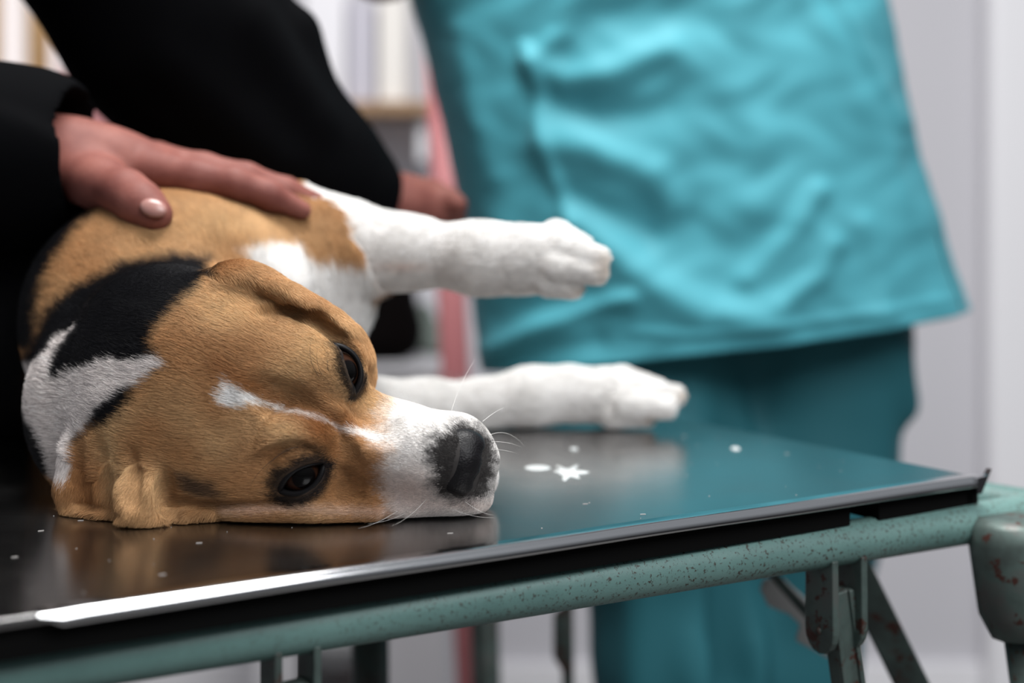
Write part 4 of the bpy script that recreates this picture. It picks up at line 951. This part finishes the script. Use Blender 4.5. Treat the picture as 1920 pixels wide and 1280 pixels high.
# ------------------------------------------------------------------ whiskers, brow hairs, lashes
wh_m = mat('whisker', (0.75, 0.73, 0.70), 0.4); lash_m = mat('dark_hair_strand', (0.01, 0.008, 0.007), 0.5)
def strands(name, items, material, r0):
    P = []; 
    for a, b, c, d in items:
        t = np.linspace(0, 1, 6)[:, None]; P.append((1 - t) ** 3 * a + 3 * (1 - t) ** 2 * t * b + 3 * (1 - t) * t * t * c + t ** 3 * d)
    P = np.array(P); n = len(P); rad = np.repeat((r0 * np.array((1, .9, .75, .6, .4, .15)))[None], n, 0)
    return hair_object(name, P, np.repeat(np.array((0.5, 0.5, 0.5))[None], n, 0), rad, material, dog)
def on(px, py, off=0.0): return W(px, py, DG.surf(px, py) - off)
wi = []
for (x, y), (mx_, my_), (ex, ey), dd in (((845, 775), (862, 715), (892, 672), 0.03), ((905, 790), (930, 768), (952, 762), 0.02), ((918, 815), (955, 800), (985, 838), 0.01),
                                         ((920, 828), (950, 826), (978, 838), 0.0), ((918, 842), (945, 842), (970, 850), -0.01), ((745, 958), (705, 985), (672, 990), -0.03), ((760, 962), (728, 978), (690, 982), -0.03),
                                         ((850, 955), (890, 972), (930, 970), -0.01), ((800, 935), (765, 975), (735, 985), -0.03), ((872, 940), (905, 965), (925, 965), -0.01)):
    s_ = DG.surf(x, y); s_ = s_ if s_ < 0.9 else 0.78
    a = W(x, y, s_); b = W(mx_, my_, s_ + dd * 0.3); d = W(ex, ey, s_ + dd)
    b[2] = max(b[2], TZ + 0.001); d[2] = max(d[2], TZ + 0.001); wi.append((a, (a + 2 * b) / 3, (d + 2 * b) / 3, d))
strands('whiskers', wi, wh_m, 0.00010)
bi = []
for (x, y), (mx_, my_), (ex, ey) in (((598, 706), (572, 672), (586, 628)), ((618, 702), (606, 670), (630, 640)), ((604, 704), (590, 680), (596, 650)), ((535, 845), (480, 880), (468, 915)), ((545, 842), (505, 858), (500, 885)),
                                     ((560, 838), (530, 840), (515, 858))):
    a = on(x, y); b = on(mx_, my_, 0.006); d = on(ex, ey, 0.008); bi.append((a, (a + 2 * b) / 3, (d + 2 * b) / 3, d))
strands('brow_hairs', bi, lash_m, 0.00011)
rng_ = np.random.default_rng(3); li = []
for c, R, hw, hh, sg in ((EC_LOW, ER_LOW, 0.0138, 0.0070, 1), (EC_UP, ER_UP, 0.0140, 0.0062, 1)):
    up_ = R[1] if (R[1] @ (HU * 0 + (HL if c is EC_LOW else -HL))) > 0 else -R[1]
    for u in np.linspace(-0.8, 0.8, 26):
        v = hh * (1 - u * u) + 0.0012; u_ = u * hw
        a = c + R[0] * u_ + up_ * v + R[2] * math.sqrt(max((EYE_R + 0.0022) ** 2 - u_ * u_ * 0.72 - v * v, 1e-6))
        t = nrm(R[2] * 0.9 + up_ * rng_.uniform(0.1, 0.9) + R[0] * rng_.normal(0, 0.25)); L_ = rng_.uniform(0.0025, 0.005)
        li.append((a, a + t * L_ * 0.4, a + t * L_ * 0.75, a + t * L_ + up_ * 0.0008))
strands('eyelashes', li, lash_m, 0.00009)

# claws
claw_m = mat('claw', (0.09, 0.05, 0.03), 0.5)
for (x, y, d, x2, y2) in ((1086, 461, 0.960, 1100, 472), (1118, 485, 0.944, 1134, 496), (1112, 512, 0.942, 1126, 522), (1068, 540, 0.949, 1082, 549),
                          (1228, 729, 1.115, 1244, 738), (1262, 743, 1.09, 1280, 752), (1246, 765, 1.078, 1262, 774), (1206, 785, 1.085, 1220, 791)):
    V, Q = tube_np([W(x, y, d), W((x + x2) / 2, (y + y2) / 2 - 1, d), W(x2, y2, d)], [0.0030, 0.0024, 0.0008], 10); np_mesh('claw', V, Q, claw_m, dog)

# ------------------------------------------------------------------ marks on the steel
spot_m = mat('pale_spot', (0.52, 0.54, 0.54), 0.35)  # one even pale colour for the flat spots on the top
def blot(px, py, rx, ry, name, lab=None, arms=()):
    d = 440.0 / (py - 400.0); c = W(px, py, d); c[2] = TZ; bm = bmesh.new(); n = 48; ring = []; top = []
    for i in range(n):
        a = 2 * math.pi * i / n; k = 1 + sum(h * math.exp(-((((a - a0 + math.pi) % (2 * math.pi)) - math.pi) / w) ** 2) for a0, h, w in arms)
        x = c[0] + rx * k * math.cos(a); y = c[1] + ry * k * math.sin(a); ring.append(bm.verts.new((x, y, TZ + 0.0001))); top.append(bm.verts.new((c[0] + (x - c[0]) * 0.8, c[1] + (y - c[1]) * 0.8, TZ + 0.0007)))
    for i in range(n): j = (i + 1) % n; bm.faces.new((ring[i], ring[j], top[j], top[i]))
    bm.faces.new(top); bm.faces.new(ring[::-1])
    o = bm_obj(name, bm, spot_m); tag(o, lab, 'white_spot', 'white spots on the steel top'); return o
blot(1066, 886, 0.0062, 0.014, 'white_spot', 'star-shaped white spot on the steel top beside the nose', ((0.05, 1.2, 0.25), (2.9, 0.6, 0.18), (1.05, 1.5, 0.16), (2.15, 1.3, 0.16), (4.4, 1.2, 0.2), (5.3, .8, .2)))
blot(1008, 877, 0.0085, 0.009, 'white_spot', 'oval white spot on the steel top, between the nose and the star-shaped spot')
blot(1379, 841, 0.0032, 0.006, 'white_spot', 'small white spot alone on the steel top, towards the right end')
blot(1076, 842, 0.003, 0.006, 'white_spot', 'small white spot on the steel top just under the lower foreleg')
# crumbs, dust and loose hairs on the top
crumb_m = mat('pale_dust', (0.55, 0.52, 0.50), 0.8)
bm = bmesh.new(); rg = random.Random(4)
for i in range(130):
    s = rg.uniform(0.01, 0.75); t = rg.uniform(0.012, 0.30) ** 1.0; p = TB(s, t, 0.0002); L_ = rg.choice((0.0003, 0.0004, 0.0005, 0.0007, 0.0030)); an = rg.gauss(-0.3, 0.35)
    d = E1 * math.cos(an) + E2 * math.sin(an); add_box(bm, p, (L_, 0.00028, 0.0002), np.stack([d, np.cross(UP, d), UP]))
o = bm_obj('dust', bm, crumb_m); tag(o, 'specks of dust and loose hairs scattered over the steel top', 'dust', None, 'stuff')
# pink towel on the wall seen between the two sleeves
tw_m = mat('pink_towel', (0.55, 0.25, 0.26), 0.9)
tw = soft('towel', [(W(165, 150, 2.84), (0.055, 0.020, 0.16), 0.03), (W(205, 210, 2.84), (0.05, 0.02, 0.14), 0.03), (W(140, 260, 2.84), (0.04, 0.018, 0.10), 0.03)], 0.008, tw_m); tag(tw, 'pink towel hanging on the wall, glimpsed between the two black sleeves', 'towel')
hook = box('towel_hook', tuple(W(176, 40, 2.86) - 0.01), tuple(W(176, 40, 2.86) + np.array((0.01, 0.035, 0.01))), jamb_m, tw, 0.003)
